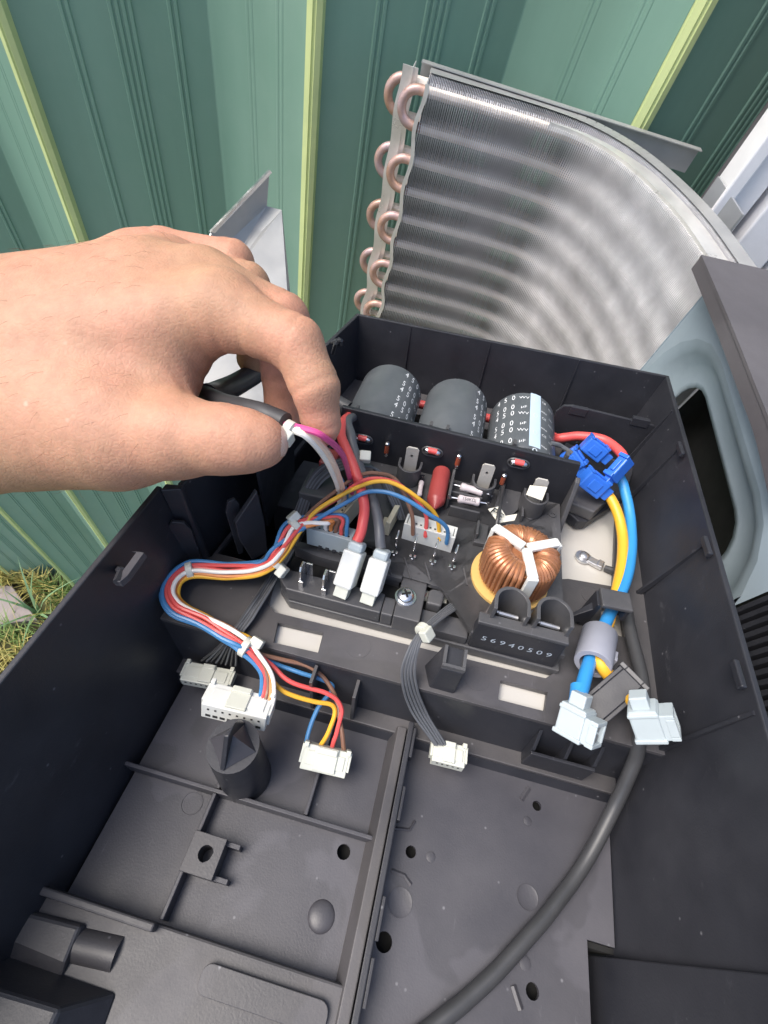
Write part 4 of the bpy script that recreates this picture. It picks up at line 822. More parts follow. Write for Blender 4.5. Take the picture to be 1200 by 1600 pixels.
# number block with two arched cups
mb = MB(); mb.hexa([(29.5, 104.6, 0.5), (66.0, 104.6, .5), (66.5, 112, .5), (29.5, 112, .5)], [(29.0, 103.0, 24), (63.5, 103.0, 24), (63.5, 107, 24), (29.0, 107, 24)]); nb = obj('number_block', mb, 'black_plastic', cb, bevel=.5)
mb = MB(); mb.bx(28.8, 63.8, 102.6, 107.4, 24.05, 26); obj('block_rim', mb, BD, nb, bevel=.4)
for k, ch in enumerate('56940509'):
    v_, f_ = text_mesh(ch, 5.0); t = (k+.5)/8; cx = 32.2 + t*30.0; mb = MB()
    mb.add([(cx+a[0], 104.6-.068*(13.2+a[1])-.15, 13.2+a[1]) for a in v_], f_); obj('numeral', mb, 'print_grey', nb)
for (px, py) in ((793, 965), (858, 981)):
    q = A(px, py, 26); cx, cy = q[0], q[1]+3
    R1, R2 = 7.0, 5.6; out = [(cx+R1, cy-5), (cx+R1, cy)] + circ(cx, cy, R1, 16, 0, math.pi)[1:] + [(cx-R1, cy-5), (cx-R2, cy-5), (cx-R2, cy)] + circ(cx, cy, R2, 16, math.pi, 0)[1:] + [(cx+R2, cy-5)]
    mb = MB(); mb.sheet(out, ZD, 33); o = obj('arched_cup', mb, BD, nb, smooth=True, bevel=.3)
    mb = MB(); mb.box((cx, cy-.5, 22.5), (8.2, .9, 6), u=(1,0,0), v=(0,1,.2)); mb.tube([(cx-3.5, cy-1.5, 25.5), (cx+4.2, cy-1.5, 25.0)], 1.0, 8); obj('blade_tab', mb, 'steel', o, smooth=True)
    mb = MB(); mb.sheet(circ(cx, cy, R2+.1, 12, 0, math.pi)+[(cx-R2, cy-4.8), (cx+R2, cy-4.8)], ZD+.1, ZD+2); obj('cup_floor', mb, 'black_plastic', o)

# toroid choke: yellow card, core, three windings of separate turns, white Y spacer
tc_ = np.array([43.2, 136.5, 0.0]); zb, zt = ZD+2.5, ZD+21.0; RO, RI = 14.9, 5.4
tor = obj('toroid_choke', MB().lathe((tc_[0], tc_[1], 0), [(RI+1.6, zb+1.6), (RO-1.4, zb+1.6), (RO-1.4, zt-1.6), (RI+1.6, zt-1.6)], 40), 'copper_wire', cb)
mb = MB(); mb.lathe((tc_[0]-1, tc_[1]-.5, ZD+.05), [(17.3, 0), (17.3, 1.6)], 44); obj('insulating_card', mb, 'yellow_card', tor)
def turn(a_out, a_in):
    pts = []; cr_ = 3.2
    prof = [(RO, zb+3), (RO, zt-4), (RO-.6, zt-2), (RO-2.2, zt-.4), (RO-4.5, zt+.4), (RI+3.5, zt+.3), (RI+1.4, zt-.6), (RI+.4, zt-2.4), (RI, zt-6), (RI, zb+3), (RI+1.5, zb+.6), (RO-2, zb+.5), (RO-.2, zb+2)]
    for (r_, z_) in prof:
        t = (RO-r_)/(RO-RI); a = a_out + (a_in-a_out)*t; pts.append((r_*math.cos(a), r_*math.sin(a), z_))
    return pts
ga = [math.radians(a) for a in (-78, 29, 150)]            # spacer directions
tmesh = None
for s_ in range(3):
    a0 = ga[s_]; a1 = ga[(s_+1) % 3]; 
    if a1 < a0: a1 += 2*math.pi
    n_t = 13 if s_ != 1 else 14; gap = .20
    for k in range(n_t):
        a = a0 + gap + (a1-a0-2*gap)*(k+.5)/n_t; am = (a0+a1)/2
        mb = MB(); pts = turn(a+random.uniform(-.008,.008), am+(a-am)*.98+random.uniform(-.02,.02)); dr = random.uniform(-.15, .25)
        pts = [(tc_[0]+p[0]*(1+dr/RO), tc_[1]+p[1]*(1+dr/RO), p[2]+dr) for p in pts]
        mb.tube(crom(pts+[pts[0]], 2), 1.06, 7, caps=False); obj('wire_turn', mb, 'copper_wire', tor, smooth=True)
mb = MB()
for a in ga:
    d = np.array([math.cos(a), math.sin(a), 0]); s = np.array([-d[1], d[0], 0])
    mb.box(tc_+d*8.2+np.array([0,0,zt+1.0]), (14.2, 4.2, 1.8), u=d, v=s); mb.box(tc_+d*(RO+.6)+np.array([0,0,(zb+zt)/2+3.2]), (1.8, 4.6, 14.5), u=d, v=s)
    mb.box(tc_+d*2.4+np.array([0,0,zt-3]), (4.8, 2.0, 6.2), u=d, v=s)
obj('spacer', mb, 'white_nylon', tor, bevel=.4)
# tag on the choke lead
tg = A(788, 803, 26); mb = MB(); p1, p2, p3, p4, p5, p6 = A(763, 795, 28), A(781, 791, 28), A(790, 806, 26), A(808, 803, 26), A(804, 813, 25), A(779, 817, 25)
tp = [p1, p6, p5, p4, p3, p2]; mb.add([tuple(p) for p in tp]+[(p[0], p[1], p[2]-.4) for p in tp], [tuple(range(6)), tuple(range(11, 5, -1))]+[(k, 6+k, 6+(k+1)%6, (k+1)%6) for k in range(6)]); tgo = obj('paper_tag', mb, 'paper', cb)
v_, f_ = text_mesh('PE', 6.5); mb = MB(); q = np.array(A(776, 804, 27.6)); u_ = _n(np.array(A(790, 818, 26))-np.array(A(764, 797, 27.8))); vv = _n(np.cross((0,0,1), u_)); mb.add([tuple(q+u_*a[0]+vv*a[1]+np.array([0,0,.5])) for a in v_], f_); obj('printing', mb, 'print_black', tgo)
mb = MB(); mb.tube(crom([A(790, 745, 16), A(784, 775, 24), A(779, 805, 28.5), A(774, 830, 24), A(772, 850, 18)], 6), .9, 8); obj('choke_lead', mb, 'black_insulation', cb, smooth=True)

# smoothing capacitors lying side by side behind the divider plate
RC = 18.6
def wrap(cx, cz, ang, y, v_, r):          # lettering onto the cylinder; ang clockwise from the top seen from the front
    out = []
    for (a, b, _) in v_:
        t = ang + a/r; out.append((cx + r*math.sin(t), y + b, cz + r*math.cos(t)))
    return out
for ci, cx in enumerate((-38.5, 1.8, 41.5)):
    cz = 22.6; prof = [(RC-3.2, 0), (RC-.8, .4), (RC, 2.0), (RC, 49.5), (RC-.4, 51.2), (RC-1.6, 52), (RC-2.2, 51.3), (1.0, 51.0)]
    mb = MB(); mb.lathe((cx, 198.2, cz), prof, 56, axis=(0,1,0)); cap = obj('capacitor', mb, 'cap_sleeve', cb, smooth=True)
    mb = MB(); mb.bx(cx-14, cx+14, 199, 250, 3.1, 5.4); mb.bx(cx-17, cx-15.2, 205, 248, 3.1, 12); mb.bx(cx+15.2, cx+17, 205, 248, 3.1, 12); obj('cradle', mb, BD, cap)
    start = math.radians((28, 36, -58)[ci]); mb = MB()
    for row in range(5):
        yb = 250.5 - row*15.6
        for ln, (t1, t2) in enumerate((('500', 'μF'), ('450', 'WV'))):
            y = yb - ln*6.2
            if y < 199 or y > 247.4: continue
            for k, ch in enumerate(t1):
                v_, f_ = text_mesh(ch, 6.6); mb.add(wrap(cx, cz, start+k*.25, y, [(a*.62, b, c) for a, b, c in v_], RC+.05), f_)
            v_, f_ = text_mesh(t2, 3.4); mb.add(wrap(cx, cz, start+3.12*.262, y-.4, v_, RC+.05), f_)
            if ci == 2:
                v_, f_ = text_mesh('CE' if ln else 'mω', 2.6); mb.add(wrap(cx, cz, start+5.55*.262, y, v_, RC+.05), f_)
                v_, f_ = text_mesh('105°C' if ln else 'LXY', 1.9); mb.add(wrap(cx, cz, start+6.7*.262, y-2, v_, RC+.05), f_)
    obj('printing', mb, 'print_white', cap)
    sa = start + 4.45*.262; mb = MB(); w_ = .165; st = []
    for k in range(7): t = sa-w_+2*w_*k/6; st.append((cx+(RC+.04)*math.sin(t), cz+(RC+.04)*math.cos(t)))
    for k in range(6): mb.quad((st[k][0], 200, st[k][1]), (st[k+1][0], 200, st[k+1][1]), (st[k+1][0], 249.5, st[k+1][1]), (st[k][0], 249.5, st[k][1]))
    stp = obj('polarity_stripe', mb, 'cap_stripe', cap, smooth='all')
    mb = MB()
    for row in range(4):
        v_, f_ = text_mesh('0', 6.4); mb.add(wrap(cx, cz, sa, 243.5-row*15.6, v_, RC+.09), f_)
    obj('printing', mb, 'print_grey', stp)

# ================================================================== WIRING
def off(path, du, dv):                 # parallel copy of a path, shifted sideways and upward
    P = [np.array(p, float) for p in path]; out = []
    for i, p in enumerate(P):
        t = P[min(i+1, len(P)-1)] - P[max(i-1, 0)]; s = np.cross(t, (0,0,1)); n_ = np.linalg.norm(s); s = s/n_ if n_ > 1e-6 else np.array([1.0,0,0]); w = _n(np.cross(s, t)); out.append(p + s*du + w*dv)
    return out
def wire(parent, pts, r, m, n=8, name='wire', k=10):
    pth = crom(pts, k); sd = random.random()*50; pth = [tuple(np.array(p)+.28*np.array(mnoise.noise_vector(Vector((sd+i*.16, sd, 0))))) for i, p in enumerate(pth)]
    mb = MB(); mb.tube(pth, r, n); return obj(name, mb, m, parent, smooth=True)
def tie(parent, c_, axis, r, head=None, m='tie_nylon', w=3.0):
    c_ = np.array(c_, float); mb = MB(); mb.lathe(c_, [(r, -w/2), (r+.5, -w/2+.3), (r+.5, w/2-.3), (r, w/2)], 16, axis=axis); o = obj('cable_tie', mb, m, parent, smooth=True)
    if head is not None:
        h_ = np.array(head, float); mb = MB(); mb.box(c_+h_*(r+1.6), (5, 5, 3.6), u=_n(np.cross(h_, axis)), v=axis); obj('tie_head', mb, m, o, bevel=.5)
    return o
def plug(parent, c_, u, v, L_, W_, H_, n, mt='white_nylon', latch=.32, rows=1):
    """plug housing: u along the row, v from the pin mouth to the wires"""
    c_ = np.array(c_, float); u = _n(u); v = np.array(v, float); v = _n(v-(v@u)*u); w = np.cross(u, v)
    if w[2] < 0: w = -w
    mb = MB(); mb.box(c_, (L_, W_, H_), u=u, v=v); o = obj('plug_housing', mb, mt, parent, bevel=.35)
    mb = MB(); mb.box(c_+w*(H_/2+.55)+v*(W_*.04), (L_*latch, W_*.94, 1.1), u=u, v=v); mb.box(c_+w*(H_/2+.9)+v*(W_*.36), (L_*latch*.9, W_*.25, 1.8), u=u, v=v); obj('latch', mb, 'cream_nylon' if mt != 'cool_white' else mt, o, bevel=.3)
    mb = MB()
    for s in (-1, 1):
        mb.box(c_+u*s*(L_/2+.45)+v*(W_*.1)+w*.4, (1.0, W_*.75, H_*.8), u=u, v=v); mb.box(c_+u*s*(L_/2-.6)+v*(W_*.48)+w*(H_*.35), (1.8, 2.0, H_*.7), u=u, v=v)
        mb.box(c_+u*s*(L_*.27)+w*(H_/2+.2), (L_*.30, W_*.55, .5), u=u, v=v)
    obj('side_key', mb, mt, o, bevel=.25)
    mb = MB()
    for k in range(n):
        p = c_+u*((k+.5)/n-.5)*(L_-2.6)
        mb.box(p-v*(W_/2)+w*(H_*.2), (.8, .3, .8), u=u, v=v)
        if rows == 2: mb.box(p-v*(W_/2)-w*(H_*.26), (1.9, .3, 1.2), u=u, v=v)
    obj('contacts', mb, 'print_black', o); return o  # dark boxes drawn for the pin holes, their shade put into the colour

# --- coloured harness: board headers -> ties -> two plugs
hz = thing('wiring_harness', 'bundle of coloured thin wires looping left from the board to two white plugs', 'wiring', A(345, 995, 2))
trunk = [A(505, 800, 30), A(462, 822, 28), A(438, 862, 22), A(412, 886, 15), A(360, 893, 10), A(297, 891, 9), (A(266, 918, 8)), A(276, 950, 7), A(318, 972, 6), A(350, 990, 6), A(384, 1011, 4)]
colors = ['blue_insulation', 'red_insulation', 'brown_insulation', 'orange_insulation', 'white_insulation', 'red_insulation', 'yellow_insulation', 'blue_insulation', 'brown_insulation']
offs = [(-3.3, 1.0), (-1.2, 2.2), (.9, -1.4), (2.8, .4), (1.9, 1.9), (.2, 1.9), (3.4, -1.0), (-2.5, 2.6), (-1.2, -1.2)]
heads_a = [A(540, 838, 24), A(532, 836, 24), A(524, 833, 24), A(516, 831, 24), A(508, 829, 24)]
p2c = A(372, 1104, -6)
p3c = A(508, 1186, -26)
h672 = [A(648, 822, 26), A(668, 826, 26), A(690, 831, 26), A(702, 836, 26)]
for i, (c_, o_) in enumerate(zip(colors, offs)):
    core = off(trunk, -o_[0]*.85, o_[1]*.85)
    core = [p+np.array([random.uniform(-.8,.8), random.uniform(-.8,.8), random.uniform(-.4,.7)]) for p in core]
    if i < 5:
        st = [np.array(heads_a[i])-(0,0,4), np.array(heads_a[i])+(0,1,3), np.array(A(535-6*i, 806+3*i, 32))]
        core = st + core[1:]
        k = i-2; ex = np.array(A(402+5*i, 1096+2*i, -5)); mid = np.array(A(410+3*i-(3 if i == 0 else 0), 1050, 0))
        pts = core + [mid, ex + (0, 4, 1), ex + (0, -2, 0)]
    else:
        j = {5: 1, 6: 2, 7: 3, 8: 0}[i]
        st = {8: [(642, 800, 32), (620, 752, 40), (592, 740, 44), (560, 744, 42), (520, 772, 36), (480, 805, 31)],
              5: [(664, 800, 32), (630, 762, 42), (600, 749, 46), (565, 752, 44), (525, 780, 37), (484, 808, 32)],
              6: [(682, 806, 32), (655, 780, 42), (620, 757, 47), (585, 753, 46), (545, 768, 41), (490, 803, 33)],
              7: [(698, 824, 31), (668, 802, 40), (625, 776, 45), (580, 768, 44), (540, 785, 38), (490, 815, 31)]}[i]
        st = [np.array(h672[j])-(0,0,6)] + [np.array(A(*q)) for q in st]
        tail = {8: [(440, 1030, -4), (490, 1045, -8), (522, 1085, -14), (533, 1140, -20), (537, 1172, -25)],
                5: [(420, 1035, -2), (455, 1066, -6), (510, 1083, -10), (533, 1105, -14), (526, 1145, -20), (519, 1168, -25)],
                6: [(412, 1042, -3), (442, 1080, -8), (490, 1096, -12), (522, 1105, -15), (515, 1140, -20), (499, 1168, -25)],
                7: [(428, 1036, -6), (470, 1052, -9), (512, 1066, -12), (518, 1078, -15), (495, 1110, -20), (481, 1150, -24), (479, 1168, -25)]}[i]
        pts = st + core[2:] + [np.array(A(*q)) for q in tail]
    wire(hz, pts, .94, c_, 8)
tk = [np.array(p) for p in trunk]
tie(hz, tk[1], tk[2]-tk[0], 3.5, head=(-.3, .4, .6)); tie(hz, A(432, 880, 17), tk[3]-tk[1], 3.2, head=(.7,-.5,-.3)); tie(hz, tk[5], tk[6]-tk[4], 3.5); tie(hz, tk[10], tk[10]-tk[9], 3.6, head=(.75, .5, .2))
plug(hz, p2c, np.array(A(425, 1120, -7))-np.array(A(330, 1097, -5)), (.05, 1, -.30), 25, 10, 8, 8, rows=2)
plug(hz, p3c, np.array(A(545, 1197, -28))-np.array(A(472, 1180, -26)), (.03, 1, .45), 18.5, 9.5, 6.5, 4, 'cream_nylon', latch=.5)

# --- thin black multi-strand lead to the upper left plug
bl = thing('thin_lead', 'thin black multi-strand lead ending in the plug nearest the left wall', 'wiring', A(330, 1055, -24))
p1c = A(325, 1058, -24)
for i in range(8):
    e = (i-3.5)
    pts = [A(628+e*1.5, 812, 17), A(612+e*2, 775, 26), A(592+e, 738, 34), A(560, 722+e*1.6, 38), A(510+e*2, 735+e*2, 34), A(478+e*2.5, 778, 24), A(455+e*2.5, 850, 9), A(425+e*2.2, 905, 4+abs(e)*.4), A(390+e*2.6, 960, 3+abs(e)*.3), A(362+e*3, 1000, 0), A(342+e*7.5, 1036+e*1.2, -20)]
    wire(bl, [np.array(p) for p in pts], .58, 'grey_insulation' if i % 2 else 'black_insulation', 6)
plug(bl, p1c, np.array(A(368, 1068, -24))-np.array(A(284, 1052, -24)), (.02, 1, .0), 21, 8.5, 5.2, 8, 'cream_nylon', latch=.28)
tie(bl, A(560, 722, 38), (1, .2, 0), 5.0, head=(.5, -.2, .8), w=3.4)

# --- thin grey lead from the front well to the small plug in the middle
ml = thing('thin_lead', 'short thin grey lead with a nylon tie hanging to the smallest white plug', 'wiring', A(700, 1178, -26))
p4c = A(700, 1180, -25)
for i in range(5):
    e = i-2
    pts = [A(728+e*3, 938+e*1.5, 8), A(705+e*2.5, 950+e*1.5, 12), A(663+e*1.6, 985+e, 17), A(645+e*3.5, 1018, 15), A(638+e*5, 1060, 6), A(654+e*5.5, 1110, -10), A(688+e*4.2, 1164, -21)]
    wire(ml, [np.array(p) for p in pts], .62, 'grey_insulation', 6)
tie(ml, A(662, 986, 17), np.array(A(645, 1015, 15))-np.array(A(700, 952, 12)), 3.0, head=(.3, -.5, .5), m='cream_nylon')
plug(ml, p4c, np.array(A(728, 1190, -26))-np.array(A(672, 1176, -26)), (-.42, 1, .0), 13.5, 8.5, 5.4, 5, 'cream_nylon', latch=.36)

# --- sheathed lead held in the hand: white, peach and pink wires out of a black sleeve
hl = thing('sheathed_lead', 'black sleeved lead with white and pink wires pinched between thumb and finger', 'wiring', A(540, 790, 20))
for i, (c_, px) in enumerate((('white_insulation', 0), ('peach_insulation', 7))):
    wire(hl, [np.array(p) for p in (A(531+px*.8, 800+px*.4, 18), A(530+px, 772, 32), AD(520+px, 738, 178), AD(500+px*.9, 704-px*.5, 156), AD(474+px*.6, 679-px*.6, 147), AD(444, 667-px*.4, 148))], 1.15, c_)
wire(hl, [np.array(p) for p in (A(552, 790, 18), A(548, 757, 33), AD(541, 726, 184), AD(528, 701, 160), AD(503, 681, 147), AD(472, 669, 146.5), AD(444, 663, 148))], 1.1, 'pink_insulation')
wire(hl, [np.array(p) for p in (A(540, 800, 16), A(541, 770, 30), A(530, 745, 36), A(522, 740, 30))], 1.1, 'blue_insulation')
sl_ = [AD(446, 661, 148), AD(425, 651, 150), AD(392, 640, 154), AD(350, 630, 162), AD(318, 616, 172)]
wire(hl, [np.array(p) for p in sl_], [3.3]*41, 'black_insulation', 14, name='sleeve')
wire(hl, [np.array(p) for p in (AD(322, 619, 172), AD(345, 612, 188), AD(385, 592, 206), AD(420, 566, 222), AD(440, 540, 236), AD(452, 500, 250))], 4.6, 'black_insulation', 14, name='sleeve')
tie(hl, AD(452, 670, 147.5), np.array(AD(470, 680, 147))-np.array(AD(440, 664, 148)), 2.2, head=(-.1, -.75, -.3), m='cream_nylon')

# --- red and grey heavy wires with white boots on the front shelf
def boot(parent, a, b, w=8.2, h_=9.5):
    a, b = np.array(a, float), np.array(b, float); u = _n(b-a); v = _n(np.cross((0,0,1.0), u)); w3 = np.cross(u, v); L_ = np.linalg.norm(b-a); mb = MB()
    mb.box((a+b)/2, (L_, w, h_), u=u, v=v); o = obj('terminal_boot', mb, 'white_nylon', parent, bevel=.9)
    mb = MB(); mb.box(a-u*1.8, (4.2, w*.8, h_*.8), u=u, v=v); obj('boot_collar', mb, 'cool_white', o, bevel=1.2)
    mb = MB(); mb.box(b+u*2.2, (5.4, w*.72, h_*.6), u=u, v=v); mb.box((a+b)/2-v*(w/2+.1)-w3*1, (L_*.7, .6, h_*.55), u=u, v=v); obj('boot_nose', mb, 'cream_nylon', o, bevel=.5)
rw = thing('red_wire', 'thick red wire dropping to the white boot in the middle of the board', 'wire', A(545, 890, 12))
wire(rw, [np.array(p) for p in (A(558, 846, 29), A(567, 820, 34), A(569, 790, 38), A(560, 750, 42), A(547, 715, 46), A(533, 680, 48), A(540, 655, 44), A(570, 640, 22), A(600, 640, 12))], 2.3, 'red_insulation', 12)
boot(rw, A(556, 860, 27), A(538, 915, 15))
gw = thing('grey_wire', 'thick dark grey wire dropping to the white boot beside the screw', 'wire', A(588, 900, 12))
wire(gw, [np.array(p) for p in (A(596, 858, 28), A(592, 825, 33), A(585, 790, 36), A(570, 750, 38), A(556, 712, 42), A(548, 680, 46), A(546, 655, 44), A(580, 645, 20), A(610, 650, 12))], 2.25, 'grey_insulation', 12)
boot(gw, A(595, 872, 26), A(579, 925, 14))

# --- red lead behind the capacitors to the blue terminals
rl = thing('red_wire', 'red wire running from behind the capacitors to the blue terminals at the right', 'wire', A(900, 684, 20))
wire(rl, [np.array(p) for p in ((-45, 256, 12), (-10, 256, 14), (30, 256, 14), (62, 252, 14), AY(872, 685, 246), AY(905, 681, 247), AY(945, 688, 244), AY(970, 708, 232), AY(977, 722, 222))], 2.7, 'red_insulation', 12)
def faston(parent, a, b, w, h_):
    a, b = np.array(a, float), np.array(b, float); u = _n(b-a); v = _n(np.cross((0,.35,1.0), u)); w3 = np.cross(u, v); L_ = np.linalg.norm(b-a); mb = MB(); mb.box((a+b)/2, (L_, w, h_), u=u, v=v); o = obj('blue_terminal', mb, 'blue_terminal', parent, bevel=.8)
    mb = MB(); mb.box((a+b)/2+w3*(h_/2+.5), (L_*.5, w*.42, 1.0), u=u, v=v); mb.box(a+u*1+w3*(h_/2+.4), (2.0, w*1.05, 1.4), u=u, v=v); mb.box(b-u*1.2+w3*(h_/2+.4), (2.2, w*1.02, 1.4), u=u, v=v); mb.box((a+b)/2-v*(w/2+.3), (L_*.45, .8, h_*.55), u=u, v=v); mb.box(b+u*2.0, (4.4, w*.62, h_*.66), u=u, v=v); obj('terminal_lock', mb, 'blue_terminal', o, bevel=.35)
    return o
faston(rl, AY(982, 716, 216), AY(953, 748, 208), 5.6, 8)
yw = thing('yellow_wire', 'thick yellow wire from the front blue terminal to the white plug beside the wall', 'wire', A(972, 820, 8))
wire(yw, [np.array(p) for p in (A(942, 765, 18), A(958, 785, 16), A(972, 830, 11), A(972, 880, 9), A(963, 925, 9), A(952, 965, 9), A(940, 1005, 12), A(938, 1034, 15), A(953, 1057, 12), A(975, 1085, 12), A(1000, 1102, 20))], 2.65, 'yellow_insulation', 12)
faston(yw, A(911, 743, 26), A(941, 766, 20), 7.8, 10)
bw = thing('blue_wire', 'thick blue wire from the blue terminals through the grey sleeve to the left white plug', 'wire', A(985, 850, 8))
wire(bw, [np.array(p) for p in (A(967, 742, 22), A(976, 765, 18), A(985, 810, 12), A(986, 860, 10), A(978, 905, 10), A(958, 950, 10), A(940, 985, 12), A(926, 1020, 13), A(915, 1055, 15), A(905, 1090, 16))], 2.65, 'bright_blue', 12)
wire(bw, [np.array(p) for p in (A(905, 1072, 15), A(902, 1098, 15))], 3.2, 'bright_blue', 12)
faston(bw, A(914, 690, 28), A(942, 712, 23), 7.6, 9)
gl = thing('thin_lead', 'thin grey lead passing behind the blue terminals', 'wiring', A(880, 700, 10))
wire(gl, [np.array(p) for p in (AY(862, 692, 205), AY(878, 698, 206), AY(893, 708, 205))], 1.2, 'grey_insulation'); faston(gl, A(886, 704, 26), A(905, 732, 20), 6.5, 9)
# big white two-piece plugs
def power_plug(parent, top, bot, face, w=9.6, h_=9.0):
    top, bot, face = np.array(top, float), np.array(bot, float), np.array(face, float); u = _n(bot-top); v = _n(face-(face@u)*u); w3 = np.cross(u, v); L_ = np.linalg.norm(bot-top); c_ = (top+bot)/2
    mb = MB(); mb.box(c_, (L_, w, h_), u=u, v=v); o = obj('plug_housing', mb, 'cool_white', parent, bevel=.7)
    mb = MB(); mb.box(top-u*2.2, (5, w*.62, h_*.66), u=u, v=v); mb.box(bot-u*.8, (1.8, w*1.12, h_*1.1), u=u, v=v); mb.box(top+u*1.6, (1.6, w*1.06, h_*1.08), u=u, v=v); obj('collar', mb, 'cool_white', o, bevel=.5)
    mb = MB(); fc = c_+v*(w/2+2.0)+u*(L_*.06)
    mb.box(c_+v*(w/2+1.2)+u*(L_*.05), (L_*.78, 2.6, h_*.9), u=u, v=v)
    for s in (-1, 1):
        mb.box(fc+u*s*(L_*.34)+v*1.2, (1.6, 3.0, h_*.9), u=u, v=v); mb.box(fc+w3*s*(h_*.40)+v*1.2, (L_*.56, 3.0, 1.2), u=u, v=v)
    obj('mating_rim', mb, 'cool_white', o, bevel=.35)
    mb = MB(); mb.box(fc+v*.75+w3*0, (L_*.5, .9, h_*.34), u=u, v=v); mb.lathe(fc+v*1.0+u*1.6, [(1.7, -.8), (1.7, .8)], 12, axis=v); mb.lathe(fc+v*1.0-u*2.4, [(1.5, -.8), (1.5, .8)], 12, axis=v); obj('contacts', mb, 'steel', o)
power_plug(bw, A(905, 1102, 16), A(892, 1150, 8), (.75, -.5, .5))
power_plug(yw, A(1002, 1102, 22), A(1019, 1150, 14), (.6, .2, .9))
fs = thing('ferrite_sleeve', 'grey round ferrite sleeve clipped over the blue and yellow wires', 'sleeve', A(932, 1015, 6))
a, b = np.array(A(937, 990, 11)), np.array(A(926, 1038, 14)); L_ = np.linalg.norm(b-a)
mb = MB(); n_ = 30; d = _n(b-a); mb.lathe(a, [(5.0, 0), (6.9, 0), (7.2, .4), (7.2, L_-.4), (6.9, L_), (5.0, L_), (5.0, .02)], n_, axis=d); mb.f = [f for f in mb.f if len(f) == 4]; obj('sleeve_body', mb, 'ferrite_grey', fs, smooth=True)
mb = MB(); s = _n(np.cross(d, (0,0,1))); 
mb.box((a+b)/2-s*7.4*(-1 if s[0] < 0 else 1)*-1, (5, 1.6, 3), u=d, v=s); mb.box((a+b)/2+d*2+s*7.6*(1 if s[0] > 0 else -1), (2, 1.2, 4), u=d, v=s); obj('sleeve_catch', mb, 'ferrite_grey', fs, bevel=.2)
# --- thick black cable across the right pocket
bc = thing('black_cable', 'thick black cable running from the right wall across the floor to the bottom edge', 'cable', A(850, 1420, ZF))
wire(bc, [np.array(p) for p in (A(968, 905, 6), A(985, 985, 6), A(1003, 1060, 7), A(1005, 1110, 6.5), A(1001, 1150, 3), A(988, 1196, -9), A(960, 1262, -24), (A(920, 1338, -33)), A(870, 1410, -35), A(810, 1480, -35), A(750, 1542, -35), A(685, 1597, -35), A(600, 1660, -35), A(480, 1740, -35), A(300, 1840, -27), A(60, 1960, -26))], 2.7, 'black_insulation', 14)

# ================================================================== THE HAND (one continuous surface grown from a distance field)
def cm(px, py, d): return np.array([(px-600.0)*d/FPX, (py-800.0)*d/FPX, d])       # camera axes, millimetres
def cone(P, a, b, r1, r2):
    ab = b-a; L2 = ab@ab; t = np.clip(((P-a)@ab)/L2, 0, 1); return np.linalg.norm(P-(a+t[...,None]*ab), axis=-1) - (r1+(r2-r1)*t)
def smin(a, b, k):
    h = np.clip(.5+.5*(b-a)/k, 0, 1); return b*(1-h)+a*h-k*h*(1-h)
palm_bones = [((-330, 640, 196), (-60, 600, 172), 32, 32), ((-60, 575, 176), (235, 470, 168), 29, 20), ((-60, 620, 168), (240, 545, 160), 30, 17),
              ((60, 560, 166), (345, 484, 152), 26, 12), ((60, 535, 172), (320, 452, 164), 26, 12.2), ((20, 515, 182), (262, 425, 178), 23, 11.5), ((0, 510, 190), (215, 412, 190), 21, 11),
              ((-40, 660, 166), (150, 655, 158), 26, 20.5), ((150, 640, 158), (255, 606, 156), 18.5, 10)]
thumb = [((60, 655, 162), (190, 678, 153), 21.5, 17.6), ((190, 678, 153), (275, 682, 148), 17.6, 13.0), ((275, 682, 148), (352, 687, 145), 12.6, 10.3), ((352, 687, 145), (395, 690, 144), 10.3, 8.6), ((395, 690, 144), (414, 691, 144), 8.5, 6.4)]
index = [((345, 486, 151), (462, 537, 147), 10.8, 8.1), ((462, 537, 147), (492, 604, 149), 8.4, 7.5), ((492, 604, 149), (502, 662, 155), 7.5, 6.1), ((502, 662, 155), (502, 673, 157), 6.1, 5.2)]
middle = [((320, 452, 163), (438, 502, 160), 12.0, 9.6), ((438, 502, 160), (447, 580, 172), 9.4, 8.8), ((447, 580, 172), (443, 645, 182), 8.6, 7.2)]
ring_ = [((262, 425, 178), (385, 448, 182), 11.2, 8.6), ((385, 448, 182), (405, 510, 198), 8.8, 8.2), ((405, 510, 198), (395, 560, 208), 8.0, 7.0)]
little = [((215, 412, 190), (255, 399, 191), 11, 9.8), ((255, 399, 191), (362, 411, 188), 9.8, 8.4), ((362, 411, 188), (374, 445, 204), 8.4, 7.4)]
VS = 1.0
lo = np.array([-210.0, -118, 118]); hi = np.array([8.0, 26, 232])
nx, ny, nz = [int(v) for v in np.ceil((hi-lo)/VS)]
gx = lo[0]+VS*np.arange(nx); gy = lo[1]+VS*np.arange(ny); gz = lo[2]+VS*np.arange(nz)
